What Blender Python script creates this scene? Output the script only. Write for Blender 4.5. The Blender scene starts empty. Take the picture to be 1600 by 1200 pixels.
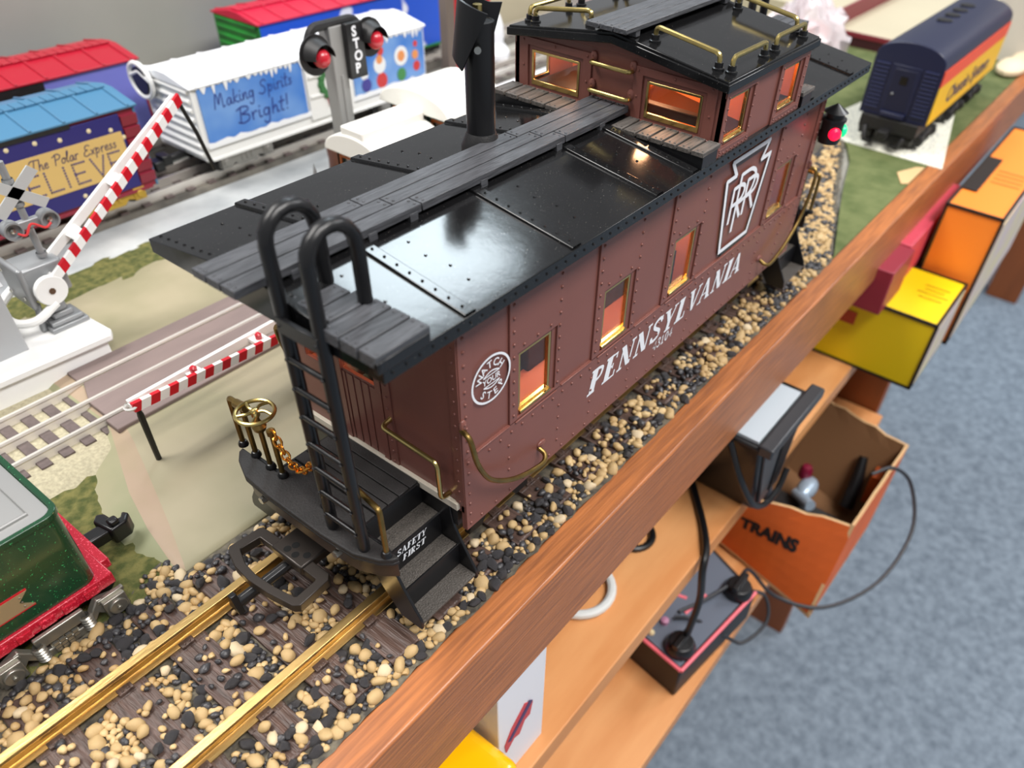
import bpy, bmesh, math, random
from mathutils import Vector, Matrix
random.seed(7)
C = bpy.context.scene.collection
PI = math.pi

# ------------------------------------------------------------------ camera, world, lights, exposure
CAMLOC = Vector((-0.12342, -0.17346, 0.24170))
# rows: camera right, camera down, camera forward, in world axes (x along the track, y away from the aisle, z up)
R_, D_, F_ = ((0.604637, -0.795466, 0.040589), (-0.525969, -0.437024, -0.729632), (0.598136, 0.419814, -0.682634))
cam = bpy.data.cameras.new('camera'); cam_o = bpy.data.objects.new('camera', cam); C.objects.link(cam_o)
cam_o.matrix_world = Matrix(((R_[0], -D_[0], -F_[0], CAMLOC.x), (R_[1], -D_[1], -F_[1], CAMLOC.y),
                             (R_[2], -D_[2], -F_[2], CAMLOC.z), (0, 0, 0, 1)))
cam.sensor_fit = 'HORIZONTAL'; cam.sensor_width = 36
cam.lens = 1186.27 * 36 / 1600
cam.shift_x = -(865.42 - 800) / 1600; cam.shift_y = (698.46 - 600) / 1600
cam.clip_start = 0.01; cam.clip_end = 50
cam.dof.use_dof = True; cam.dof.focus_distance = 0.288; cam.dof.aperture_fstop = 11.0
bpy.context.scene.camera = cam_o
sc = bpy.context.scene
sc.view_settings.view_transform = 'Standard'; sc.view_settings.look = 'None'
sc.view_settings.gamma = 1; sc.view_settings.use_curve_mapping = False
sc.view_settings.exposure = 0.12
w = bpy.data.worlds.new('shop_room'); sc.world = w; w.use_nodes = True
w.node_tree.nodes['Background'].inputs[0].default_value = (0.90, 0.92, 0.95, 1)
w.node_tree.nodes['Background'].inputs[1].default_value = 0.36
def panel(name, loc, sx, sy, power, col, tgt=None):
    l = bpy.data.lights.new(name, 'AREA'); l.shape = 'RECTANGLE'; l.size = sx; l.size_y = sy; l.energy = power; l.color = col
    o = bpy.data.objects.new(name, l); C.objects.link(o); o.location = loc
    if tgt: o.rotation_euler = (Vector(tgt) - Vector(loc)).to_track_quat('-Z', 'Y').to_euler()
    return o
# fluorescent ceiling panels of the shop
panel('ceiling_panel', (1.38, 1.08, 1.62), 0.62, 0.42, 15, (0.80, 0.93, 1.0))
panel('ceiling_panel', (-0.55, 0.75, 1.62), 1.2, 0.5, 34, (1.0, 0.97, 0.93))
panel('ceiling_panel', (0.2, -0.95, 1.62), 1.3, 0.6, 44, (1.0, 0.97, 0.94))
panel('ceiling_panel', (2.2, -0.9, 1.62), 1.2, 0.6, 30, (0.97, 0.98, 1.0))
def lamp(name, loc, power, col, r=0.004):
    l = bpy.data.lights.new(name, 'POINT'); l.energy = power; l.color = col; l.shadow_soft_size = r
    o = bpy.data.objects.new(name, l); C.objects.link(o); o.location = [a * 0.001 for a in loc]; return o

# ------------------------------------------------------------------ materials
def lin(c):
    return tuple((x / 12.92 if x <= 0.04045 else ((x + 0.055) / 1.055) ** 2.4) for x in [v / 255 for v in c])
MATS = {}
def mat(name, rgb, rough=0.5, metal=0.0, spec=0.5, var=0.0, vscale=400, stretch=(1, 1, 1), bump=0.0, bscale=800,
        rgb2=None, emit=None, coat=0.0, speck=0.0, trans=0.0, thresh=None, detail=4, alpha=1.0, bdist=0.0006):
    if name in MATS: return MATS[name]
    m = bpy.data.materials.new(name); m.use_nodes = True; nt = m.node_tree; N = nt.nodes; L = nt.links
    b = N['Principled BSDF']; c = lin(rgb)
    b.inputs['Base Color'].default_value = (*c, 1); b.inputs['Roughness'].default_value = rough
    b.inputs['Metallic'].default_value = metal; b.inputs['Specular IOR Level'].default_value = spec
    b.inputs['Coat Weight'].default_value = coat; b.inputs['Coat Roughness'].default_value = 0.1
    b.inputs['Transmission Weight'].default_value = trans; b.inputs['Alpha'].default_value = alpha
    if emit: b.inputs['Emission Color'].default_value = (*lin(emit[0]), 1); b.inputs['Emission Strength'].default_value = emit[1]
    def noise(scale, det=4):
        tc = N.new('ShaderNodeTexCoord'); mp = N.new('ShaderNodeMapping'); mp.inputs['Scale'].default_value = stretch
        L.new(tc.outputs['Object'], mp.inputs['Vector']); n = N.new('ShaderNodeTexNoise'); n.inputs['Scale'].default_value = scale
        n.inputs['Detail'].default_value = det; L.new(mp.outputs['Vector'], n.inputs['Vector']); return n
    if var > 0 or rgb2:
        n = noise(vscale, detail); r = N.new('ShaderNodeValToRGB'); e = r.color_ramp.elements
        if rgb2:
            c2 = lin(rgb2); lo, hi = thresh or (0.35, 0.65)
        else:
            c2 = tuple(min(1, x * (1 + var)) for x in c); c = tuple(x * (1 - var) for x in c); lo, hi = 0.3, 0.7
        e[0].position = lo; e[0].color = (*c, 1); e[1].position = hi; e[1].color = (*c2, 1)
        L.new(n.outputs['Fac'], r.inputs['Fac']); src = r.outputs['Color']
        if speck > 0:
            n2 = noise(2600, 1); r2 = N.new('ShaderNodeValToRGB'); r2.color_ramp.elements[0].position = 0.735; r2.color_ramp.elements[1].position = 0.79
            mx = N.new('ShaderNodeMix'); mx.data_type = 'RGBA'; L.new(n2.outputs['Fac'], r2.inputs['Fac'])
            ml = N.new('ShaderNodeMath'); ml.operation = 'MULTIPLY'; ml.inputs[1].default_value = speck; L.new(r2.outputs['Color'], ml.inputs[0])
            L.new(ml.outputs[0], mx.inputs['Factor']); L.new(src, mx.inputs['A']); mx.inputs['B'].default_value = (0.35, 0.32, 0.28, 1); src = mx.outputs['Result']
        L.new(src, b.inputs['Base Color'])
    if bump > 0:
        n = noise(bscale); bp = N.new('ShaderNodeBump'); bp.inputs['Strength'].default_value = bump; bp.inputs['Distance'].default_value = bdist
        L.new(n.outputs['Fac'], bp.inputs['Height']); L.new(bp.outputs['Normal'], b.inputs['Normal'])
    MATS[name] = m; return m
def glass(name, tint=(1, 1, 1), k=1.0):
    if name in MATS: return MATS[name]
    m = bpy.data.materials.new(name); m.use_nodes = True; nt = m.node_tree; N = nt.nodes; N.clear()
    o = N.new('ShaderNodeOutputMaterial'); mx = N.new('ShaderNodeMixShader'); t = N.new('ShaderNodeBsdfTransparent'); g = N.new('ShaderNodeBsdfGlossy')
    f = N.new('ShaderNodeLayerWeight'); pw = N.new('ShaderNodeMath'); pw.operation = 'POWER'; pw.inputs[1].default_value = 4; ad = N.new('ShaderNodeMath'); ad.operation = 'MULTIPLY_ADD'; ad.inputs[1].default_value = .5; ad.inputs[2].default_value = .025
    f.inputs['Blend'].default_value = .5; t.inputs[0].default_value = (*tint, 1); g.inputs['Roughness'].default_value = 0.03
    Lk = nt.links.new; Lk(f.outputs['Facing'], pw.inputs[0]); Lk(pw.outputs[0], ad.inputs[0]); Lk(ad.outputs[0], mx.inputs[0]); Lk(t.outputs[0], mx.inputs[1]); Lk(g.outputs[0], mx.inputs[2]); Lk(mx.outputs[0], o.inputs[0])
    MATS[name] = m; return m
TUSCAN = mat('tuscan_brown_paint', (122, 75, 66), 0.36, spec=0.45, var=0.05, vscale=30, bump=0.03, bscale=1500)
BLACKROOF = mat('gloss_black_roof', (20, 20, 21), 0.13, spec=0.38, var=0.2, vscale=60, speck=0.5, bump=0.05, bscale=160)
BLACK = mat('black_plastic', (20, 20, 22), 0.32)
BLACKM = mat('matt_black_plastic', (28, 27, 28), 0.5, var=0.25, vscale=300, bump=0.15, bscale=1500)
DECK = mat('dusty_black_deck', (34, 32, 32), 0.62, var=0.35, vscale=120, bump=0.3, bscale=1400, speck=0.35)
PLANK = mat('weathered_grey_plank', (70, 71, 75), 0.5, var=0.35, vscale=900, stretch=(0.12, 1, 1), bump=0.5, bscale=1200)
PLANKY = mat('dusty_grey_plank', (84, 79, 75), 0.66, var=0.4, vscale=900, stretch=(0.12, 1, 1), bump=0.5, bscale=1200, speck=0.4)
TREAD = mat('step_tread_black', (78, 73, 68), 0.5, bump=0.9, bscale=1900, var=0.4, vscale=1500)
BRASS = mat('brass_rod', (194, 174, 112), 0.28, metal=1.0, var=0.12, vscale=200)
BRASSD = mat('aged_brass', (140, 116, 68), 0.38, metal=1.0, var=0.2, vscale=200)
GOLD = mat('gold_window_frame', (196, 168, 108), 0.25, metal=1.0)
RAILB = mat('brass_rail', (206, 172, 112), 0.3, metal=1.0, var=0.22, vscale=70, stretch=(0.2, 1, 1), bump=0.12, bscale=900)
STEEL = mat('steel_screw', (200, 198, 190), 0.25, metal=1.0)
WHITE = mat('white_lettering', (232, 234, 238), 0.45)
CREAMS = mat('cream_sill', (205, 196, 180), 0.5)
GLASS = glass('window_glass')
SALMON = mat('salmon_inner_wall', (178, 116, 100), 0.6)
DKIN = mat('dark_inner_furniture', (44, 32, 28), 0.6)
TIE = mat('brown_plastic_tie', (80, 62, 55), 0.46, var=0.45, vscale=520, stretch=(1, 0.1, 1), bump=1.0, bscale=330, bdist=0.002)
TAN = mat('tan_pebble', (204, 176, 128), 0.55, rgb2=(172, 140, 92), vscale=90, bump=0.3, bscale=700)
TANL = mat('pale_pebble', (222, 208, 182), 0.55, rgb2=(196, 168, 120), vscale=90, bump=0.3, bscale=700)
COAL = mat('black_stone', (44, 43, 46), 0.38, rgb2=(72, 70, 72), vscale=160, bump=0.6, bscale=700)
DIRT = mat('grey_ballast_bed', (60, 56, 50), 0.75, rgb2=(108, 100, 84), vscale=260, bump=1.0, bscale=500, detail=8)
MOSS = mat('green_moss', (66, 74, 30), 0.9, rgb2=(112, 108, 58), vscale=260, bump=1.0, bscale=900, detail=8)
TURF = mat('green_felt', (78, 90, 46), 0.95, rgb2=(100, 108, 64), vscale=60, bump=0.4, bscale=1800, detail=8)
WOOD = mat('varnished_wood', (188, 116, 66), 0.38, rgb2=(128, 78, 50), vscale=620, stretch=(0.05, 1, 1), bump=0.35, bscale=700, thresh=(0.3, 0.75), detail=8)
WOODF = mat('varnished_front_board', (150, 92, 62), 0.4, rgb2=(112, 62, 40), vscale=200, stretch=(0.05, 1, 1), bump=0.25, bscale=600, thresh=(0.3, 0.75), detail=8)
SHELF = mat('light_shelf_wood', (222, 160, 104), 0.45, rgb2=(204, 136, 80), vscale=40, stretch=(0.2, 1, 1), detail=6)
BRWOOD = mat('brown_panel_wood', (140, 76, 36), 0.5, var=0.2, vscale=40, stretch=(1, 1, 0.1))
CARPET = mat('blue_grey_carpet', (102, 114, 127), 0.95, rgb2=(136, 149, 162), vscale=85, bump=0.5, bscale=500, detail=12, thresh=(0.3, 0.7))
WALLG = mat('grey_backdrop_paint', (158, 158, 150), 0.8, var=0.08, vscale=8)
CREAMW = mat('cream_board', (192, 182, 156), 0.6, var=0.05, vscale=8)
REDTRIM = mat('dark_red_trim', (120, 34, 46), 0.5)
ROAD = mat('beige_road_plastic', (160, 150, 124), 0.55, rgb2=(142, 136, 108), vscale=22, detail=3, speck=0.25)
ROADE = mat('pinkish_ramp_edge', (164, 142, 120), 0.55, rgb2=(158, 140, 114), vscale=60)
SAND = mat('sand_ballast', (168, 160, 134), 0.8, var=0.2, vscale=700, bump=1.0, bscale=420)
ROADGRAY = mat('brown_grey_crossing_board', (122, 106, 102), 0.6, var=0.18, vscale=60, stretch=(0.3, 1, 1), speck=0.2)
SILVER = mat('silver_painted_strip', (206, 209, 209), 0.4, rgb2=(158, 163, 166), vscale=30, detail=8, thresh=(0.3, 0.7))
RAILS = mat('steel_toy_rail', (226, 220, 212), 0.35, metal=0.55)
GREYP = mat('grey_plastic', (150, 152, 154), 0.35, metal=0.3)
GREYL = mat('light_grey_plastic', (206, 208, 206), 0.45)
WHITEP = mat('white_plastic', (238, 238, 236), 0.4)
RED = mat('signal_red', (196, 16, 36), 0.4)
REDL = mat('red_lens', (196, 36, 52), 0.25, coat=0.4)
print('materials ok')

# ------------------------------------------------------------------ mesh helpers (all in millimetres)
ORG = {}
class MB:
    def __init__(s): s.v = []; s.f = []; s.m = []; s.cur = 0; s.T = None; s.lay = None; s.nl = 0
    def add(s, vs, fs):
        k = len(s.v)
        if s.lay: vs = [tuple(a + b * s.nl for a, b in zip(p, s.lay)) for p in vs]; s.nl += 1
        s.v += [s.T(*p) for p in vs] if s.T else [tuple(p) for p in vs]
        for f in fs: s.f.append(tuple(i + k for i in f)); s.m.append(s.cur)
        return s
    def box(s, x0, x1, y0, y1, z0, z1):
        v = [(x, y, z) for x in (x0, x1) for y in (y0, y1) for z in (z0, z1)]
        return s.add(v, [(0, 1, 3, 2), (4, 6, 7, 5), (0, 4, 5, 1), (2, 3, 7, 6), (0, 2, 6, 4), (1, 5, 7, 3)])
    def prism(s, poly, ax, a, b):
        """poly: 2d outline in the other two axes (cyclic order x,y,z without ax), extruded from a to b"""
        def P(u, v, t): return (t, u, v) if ax == 'x' else (u, t, v) if ax == 'y' else (u, v, t)
        n = len(poly); v = [P(*p, a) for p in poly] + [P(*p, b) for p in poly]
        return s.add(v, [tuple(range(n))[::-1], tuple(range(n, 2 * n))] + [(i, (i + 1) % n, n + (i + 1) % n, n + i) for i in range(n)])
    def tube(s, pts, r, n=10, closed=False, rz=None, caps=True):
        pts = [Vector(p) for p in pts]; m = len(pts); rings = []; up = None
        for i, p in enumerate(pts):
            a = pts[(i - 1) % m] if (i or closed) else p; b = pts[(i + 1) % m] if (i < m - 1 or closed) else p
            t = (b - a).normalized()
            if up is None: up = Vector((0, 0, 1)) if abs(t.z) < 0.9 else Vector((0, 1, 0))
            sd = t.cross(up).normalized(); up = sd.cross(t).normalized()
            rr = r[i] if isinstance(r, (list, tuple)) else r
            k = rz if rz else 1
            rings.append([tuple(p + sd * (rr * k * math.cos(2 * PI * j / n)) + up * (rr * math.sin(2 * PI * j / n))) for j in range(n)])
        v = [q for g in rings for q in g]; f = []
        for i in range(m if closed else m - 1):
            for j in range(n): f.append((i * n + j, ((i + 1) % m) * n + j, ((i + 1) % m) * n + (j + 1) % n, i * n + (j + 1) % n))
        if not closed and caps: f += [tuple(range(n)), tuple(range((m - 1) * n, m * n))[::-1]]
        return s.add(v, f)
    def cyl(s, a, b, r, r2=None, n=16): return s.tube([a, b], [r, r if r2 is None else r2], n)
    def lathe(s, prof, c, ax='z', n=24, a0=0, a1=2 * PI):
        full = abs(a1 - a0 - 2 * PI) < 1e-6; k = n if full else n + 1; v = []; f = []
        for (r, h) in prof:
            for j in range(k):
                t = a0 + (a1 - a0) * j / n; p = (r * math.cos(t), r * math.sin(t))
                v.append((c[0] + p[0], c[1] + p[1], c[2] + h) if ax == 'z' else (c[0] + h, c[1] + p[0], c[2] + p[1]) if ax == 'x' else (c[0] + p[1], c[1] + h, c[2] + p[0]))
        for i in range(len(prof) - 1):
            for j in range(n): f.append((i * k + j, i * k + (j + 1) % k, (i + 1) * k + (j + 1) % k, (i + 1) * k + j))
        return s.add(v, f)
    def sphere(s, c, r, n=14, sc=(1, 1, 1)):
        m = n // 2; v = [(c[0] + sc[0] * max(1e-3, r * math.sin(PI * i / m)) * math.cos(2 * PI * j / n), c[1] + sc[1] * max(1e-3, r * math.sin(PI * i / m)) * math.sin(2 * PI * j / n), c[2] - sc[2] * r * math.cos(PI * i / m)) for i in range(m + 1) for j in range(n)]
        return s.add(v, [(i * n + j, i * n + (j + 1) % n, i * n + n + (j + 1) % n, i * n + n + j) for i in range(m) for j in range(n)])
    def rivet(s, p, nrm, r=0.62, h=0.5):
        nv = Vector(nrm).normalized(); a = nv.orthogonal().normalized(); b = nv.cross(a); p = Vector(p); v = []
        for rr, hh in ((1.0, 0.0), (0.85, 0.55), (0.45, 0.9)):
            for j in range(6):
                t = j * PI / 3; v.append(tuple(p + (a * math.cos(t) + b * math.sin(t)) * (rr * r) + nv * (hh * h)))
        f = [(i * 6 + j, i * 6 + (j + 1) % 6, i * 6 + 6 + (j + 1) % 6, i * 6 + 6 + j) for i in (0, 1) for j in range(6)] + [tuple(range(12, 18))]
        return s.add(v, f)
    def plate(s, us, vs, holes, fn, t):
        """flat plate with rectangular holes; fn(u,v,d) -> point at depth d (0 outside, t inside)"""
        U = sorted(set(list(us) + [h[i] for h in holes for i in (0, 1)])); V = sorted(set(list(vs) + [h[i] for h in holes for i in (2, 3)]))
        def solid(i, j):
            if i < 0 or j < 0 or i >= len(U) - 1 or j >= len(V) - 1: return False
            cu, cv = (U[i] + U[i + 1]) / 2, (V[j] + V[j + 1]) / 2
            return not any(h[0] < cu < h[1] and h[2] < cv < h[3] for h in holes)
        for i in range(len(U) - 1):
            for j in range(len(V) - 1):
                if not solid(i, j): continue
                q = [(U[i], V[j]), (U[i + 1], V[j]), (U[i + 1], V[j + 1]), (U[i], V[j + 1])]
                s.add([fn(*p, 0) for p in q], [(0, 1, 2, 3)]); s.add([fn(*p, t) for p in q], [(3, 2, 1, 0)])
                for k, (di, dj) in enumerate(((0, -1), (1, 0), (0, 1), (-1, 0))):
                    if not solid(i + di, j + dj):
                        a, b = q[k], q[(k + 1) % 4]; s.add([fn(*a, 0), fn(*b, 0), fn(*b, t), fn(*a, t)], [(0, 1, 2, 3)])
        return s
    def build(s, name, mats, parent=None, bevel=0, seg=2, smooth=35, weld=True):
        if not isinstance(mats, (list, tuple)): mats = [mats]
        og = ORG.get(parent, (0, 0, 0)) if parent else (0, 0, 0)
        me = bpy.data.meshes.new(name)
        me.from_pydata([((x - og[0]) * .001, (y - og[1]) * .001, (z - og[2]) * .001) for x, y, z in s.v], [], s.f)
        for m in mats: me.materials.append(m)
        if len(mats) > 1: me.polygons.foreach_set('material_index', s.m)
        bm = bmesh.new(); bm.from_mesh(me)
        if weld: bmesh.ops.remove_doubles(bm, verts=bm.verts, dist=2e-6)
        bmesh.ops.recalc_face_normals(bm, faces=bm.faces); bm.to_mesh(me); bm.free()
        if smooth: me.shade_smooth(); me.set_sharp_from_angle(angle=math.radians(smooth))
        o = bpy.data.objects.new(name, me); C.objects.link(o)
        if bevel:
            b = o.modifiers.new('bevel', 'BEVEL'); b.width = bevel * .001; b.segments = seg; b.limit_method = 'ANGLE'; b.angle_limit = math.radians(40)
        if parent: o.parent = parent; ORG[o] = og
        return o
def tag(o, label=None, cat=None, group=None, kind=None):
    if label: o['label'] = label
    if cat: o['category'] = cat
    if group: o['group'] = group
    if kind: o['kind'] = kind
    return o
def thing(name, label, cat, loc=(0, 0, 0), rz=0, group=None):
    o = bpy.data.objects.new(name, None); C.objects.link(o); o.empty_display_size = 0.01
    o.location = [a * .001 for a in loc]; o.rotation_euler[2] = rz; ORG[o] = (0, 0, 0)
    return tag(o, label, cat, group)
def world_thing(name, label, cat, base, group=None):
    """an Empty at base whose parts are authored in world millimetres"""
    o = thing(name, label, cat, base, 0, group); ORG[o] = base; return o
def box(name, b, m, parent=None, bevel=0.4): return MB().box(*b).build(name, m, parent, bevel)
def curve(pts, n=6):
    """Catmull-Rom through pts"""
    P = [Vector(p) for p in pts]; P = [P[0] * 2 - P[1]] + P + [P[-1] * 2 - P[-2]]; out = []
    for i in range(1, len(P) - 2):
        a, b, c, d = P[i - 1:i + 3]
        for k in range(n):
            t = k / n; out.append(tuple(0.5 * ((2 * b) + (c - a) * t + (2 * a - 5 * b + 4 * c - d) * t * t + (3 * b - a - 3 * c + d) * t ** 3)))
    return out + [tuple(P[-2])]
def rounded(pts, r, n=4):
    """polyline with its inner corners rounded"""
    P = [Vector(p) for p in pts]; out = [tuple(P[0])]
    for i in range(1, len(P) - 1):
        a, b, c = P[i - 1:i + 2]; d1 = (a - b); d2 = (c - b); k = min(r, d1.length * .48, d2.length * .48); p, q = b + d1.normalized() * k, b + d2.normalized() * k
        for j in range(n + 1):
            t = j / n; out.append(tuple(p * (1 - t) ** 2 + b * 2 * t * (1 - t) + q * t * t))
    return out + [tuple(P[-1])]

# ------------------------------------------------------------------ lettering
def ribbon(s, pts, wd, fn, caps=True):
    """flat stroke of width wd along 2d pts, placed with fn(u,v)"""
    P = [Vector((p[0], p[1])) for p in pts]; L = []; Rr = []
    for i, p in enumerate(P):
        t = (P[min(i + 1, len(P) - 1)] - P[max(i - 1, 0)]); t = t.normalized() if t.length > 1e-9 else Vector((1, 0)); nn = Vector((-t.y, t.x)) * wd / 2
        if caps and i == 0: p = p - t * wd * .3
        if caps and i == len(P) - 1: p = p + t * wd * .3
        L.append(fn(*(p + nn))); Rr.append(fn(*(p - nn)))
    n = len(P); s.add(L + Rr, [(i, i + 1, n + i + 1, n + i) for i in range(n - 1)])
def serif_glyph(c):
    """bold serif capitals on a unit height: list of polygons and thick curves"""
    Q = []; K = []
    def q(*p): Q.append(list(p))
    def bar(x0, y0, x1, y1): q((x0, y0), (x1, y0), (x1, y1), (x0, y1))
    def stem(x, wd=.28, lo=0, hi=1): bar(x, lo, x + wd, hi); 
    def sf(x, wd, y): bar(x - .07, y, x + wd + .1, y + .09)
    W = .7
    if c in 'PRFEILTB': 
        if c != 'T': stem(.08); sf(.08, .2, 0); sf(.08, .2, .93)
    if c in 'PR': K.append(([(.2, .94), (.42, .94), (.58, .87), (.6, .73), (.55, .58), (.4, .5), (.2, .49)], .12))
    if c == 'R': q((.3, .5), (.46, .5), (.74, 0), (.5, 0)); W = .78
    if c == 'P': W = .68
    if c in 'EF':
        bar(.2, .92, .62, 1); bar(.55, .76, .62, .95); bar(.2, .47, .46, .55); bar(.42, .4, .48, .62)
        if c == 'E': bar(.2, 0, .66, .08); bar(.59, .05, .66, .26)
        W = .7
    if c == 'L': bar(.2, 0, .62, .08); bar(.55, .05, .62, .28); W = .68
    if c == 'I': W = .36
    if c == 'T': stem(.27); sf(.27, .2, 0); bar(0, .92, .74, 1); bar(0, .74, .07, .95); bar(.67, .74, .74, .95); W = .76
    if c == 'N': stem(.1, .08); sf(.08, .1, 0); q((.0, 1), (.26, 1), (.74, 0), (.52, 0)); stem(.66, .08); sf(.66, .08, .93); W = .84
    if c == 'Y': q((0, 1), (.23, 1), (.46, .42), (.26, .42)); q((.62, 1), (.7, 1), (.46, .42), (.38, .45)); stem(.26, .2, 0, .45); sf(.26, .2, 0); bar(-.06, .93, .3, 1); bar(.52, .93, .78, 1); W = .74
    if c == 'V': q((0, 1), (.23, 1), (.46, 0), (.34, 0)); q((.62, 1), (.7, 1), (.46, 0), (.38, .08)); bar(-.06, .93, .3, 1); bar(.52, .93, .78, 1); W = .72
    if c == 'A': q((.3, 1), (.4, 1), (.14, 0), (.06, 0)); q((.28, 1), (.44, 1), (.8, 0), (.56, 0)); bar(.16, .28, .6, .35); bar(-.04, 0, .24, .07); bar(.5, 0, .86, .07); W = .82
    if c == 'S': K.append(([(.55, .8), (.46, .93), (.3, .95), (.13, .86), (.12, .7), (.25, .57), (.42, .46), (.54, .33), (.5, .13), (.33, .05), (.17, .08), (.09, .22)], .14)); bar(.52, .72, .58, 1); bar(.05, 0, .11, .28); W = .68
    D = {'4': [[(.45, 0), (.45, 1), (.05, .3), (.65, .3)]], '3': [[(.1, .9), (.35, 1), (.55, .8), (.3, .55), (.58, .3), (.35, 0), (.08, .12)]],
         '1': [[(.15, .8), (.32, 1), (.32, 0)], [(.12, 0), (.52, 0)]], '0': [[(.32, 1), (.1, .75), (.1, .25), (.32, 0), (.54, .25), (.54, .75), (.32, 1)]]}
    if c in D:
        for l in D[c]: K.append((l, .15))
        W = .66
    return Q, K, W
def serif_text(s, txt, x, y, h, length, fn, shear=.25, gap=.06):
    tot = sum(serif_glyph(c)[2] if c != ' ' else .4 for c in txt) + gap * (len(txt) - 1); k = length / tot; u = x
    for c in txt:
        if c == ' ': u += .4 * k; continue
        Q, K, W = serif_glyph(c); g = lambda a, b, u=u: fn(u + a * k + b * h * shear, y + b * h)
        for q in Q: s.add([g(*p) for p in q], [tuple(range(len(q)))])
        for pts, wd in K:
            cc = curve([(p[0], p[1], 0) for p in pts], 5) if c in 'SPR30' else [(p[0], p[1], 0) for p in pts]
            ribbon(s, [(p[0], p[1]) for p in cc], wd, g)
        u += (W + gap) * k
SCRIPT = {  # single-stroke hand lettering
 'M': (1.0, [[(0, 0), (.12, .9), (.2, 1), (.3, .7), (.36, .25), (.5, .8), (.62, 1), (.68, .6), (.72, 0), (.9, .08)]]),
 'B': (.9, [[(.25, 0), (.3, 1)], [(.05, .85), (.35, 1), (.7, .95), (.72, .72), (.35, .55), (.75, .42), (.75, .1), (.4, -.03), (.1, .08)]]),
 'S': (.8, [[(.7, .85), (.5, 1), (.25, .85), (.3, .62), (.55, .42), (.55, .12), (.3, 0), (.02, .15)]]),
 'T': (.8, [[(0, .8), (.2, 1), (.9, .98)], [(.5, .98), (.4, .4), (.3, .05), (.05, .05)]]),
 'P': (.8, [[(.3, .95), (.25, 0)], [(.0, .8), (.4, 1), (.75, .85), (.65, .55), (.28, .48)]]),
 'E': (.8, [[(.75, .9), (.5, 1), (.28, .85), (.35, .6), (.55, .55), (.25, .45), (.15, .15), (.4, 0), (.75, .15)]]),
 'a': (.55, [[(.45, .42), (.25, .5), (.08, .3), (.12, .05), (.3, .05), (.42, .4), (.45, .05), (.55, .08)]]),
 'k': (.55, [[(.1, 0), (.18, 1)], [(.45, .5), (.16, .25), (.45, 0), (.55, .05)]]),
 'i': (.3, [[(.1, .5), (.12, .05), (.28, .06)], [(.13, .7), (.14, .76)]]),
 'n': (.55, [[(.08, .5), (.1, 0), (.2, .4), (.35, .5), (.4, .05), (.55, .05)]]),
 'g': (.55, [[(.42, .42), (.22, .5), (.08, .3), (.15, .08), (.35, .1), (.44, .5), (.4, -.35), (.2, -.45), (.08, -.3)]]),
 'p': (.55, [[(.05, .55), (.1, .5), (.08, -.4)], [(.1, .3), (.28, .5), (.42, .3), (.3, .04), (.1, .1)]]),
 'r': (.42, [[(.08, .5), (.12, 0)], [(.12, .3), (.25, .5), (.38, .45)]]),
 't': (.38, [[(.18, .95), (.14, .1), (.3, .03)], [(0, .6), (.35, .64)]]),
 's': (.42, [[(.32, .45), (.15, .48), (.14, .32), (.32, .2), (.2, .02), (.04, .1)]]),
 'h': (.55, [[(.1, 0), (.16, 1)], [(.12, .25), (.3, .5), (.4, .3), (.42, .03), (.54, .06)]]),
 'e': (.45, [[(.08, .25), (.35, .32), (.3, .5), (.12, .42), (.08, .15), (.25, .02), (.42, .12)]]),
 'o': (.5, [[(.25, .5), (.08, .3), (.15, .03), (.35, .08), (.4, .35), (.25, .5), (.5, .4)]]),
 'l': (.3, [[(.08, .3), (.25, .95), (.14, .95), (.1, .1), (.28, .06)]]),
 'x': (.48, [[(.06, .5), (.38, .02)], [(.4, .5), (.06, .02)]]),
 '!': (.3, [[(.15, 1), (.14, .3)], [(.13, .08), (.14, .02)]]),
}
def script_text(s, txt, x, y, h, length, fn, wd, shear=.2):
    tot = sum(SCRIPT[c][0] if c != ' ' else .4 for c in txt); k = length / tot; u = x
    for c in txt:
        if c == ' ': u += .4 * k; continue
        W, ls = SCRIPT[c]
        for l in ls:
            cc = curve([(u + p[0] * k + p[1] * h * shear, y + p[1] * h, 0) for p in l], 4); ribbon(s, [(p[0], p[1]) for p in cc], wd, fn)
        u += W * k
_tc = {}
def sans(s, txt, fn, size=1.0, bold=0.0):
    """built-in sans letters of cap height size, mapped with fn(u,v); returns the width"""
    if (txt, bold) not in _tc:
        cu = bpy.data.curves.new('t', 'FONT'); cu.body = txt; cu.offset = bold; cu.resolution_u = 3; ob = bpy.data.objects.new('t', cu); C.objects.link(ob)
        bpy.context.view_layer.update(); me = bpy.data.meshes.new_from_object(ob.evaluated_get(bpy.context.evaluated_depsgraph_get()))
        _tc[(txt, bold)] = ([tuple(v.co[:2]) for v in me.vertices], [tuple(p.vertices) for p in me.polygons])
        bpy.data.objects.remove(ob); bpy.data.curves.remove(cu); bpy.data.meshes.remove(me)
    v, f = _tc[(txt, bold)]; k = size / 0.69; x0 = min(p[0] for p in v); x1 = max(p[0] for p in v)
    s.add([fn((p[0] - x0) * k, p[1] * k) for p in v], f); return (x1 - x0) * k

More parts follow.
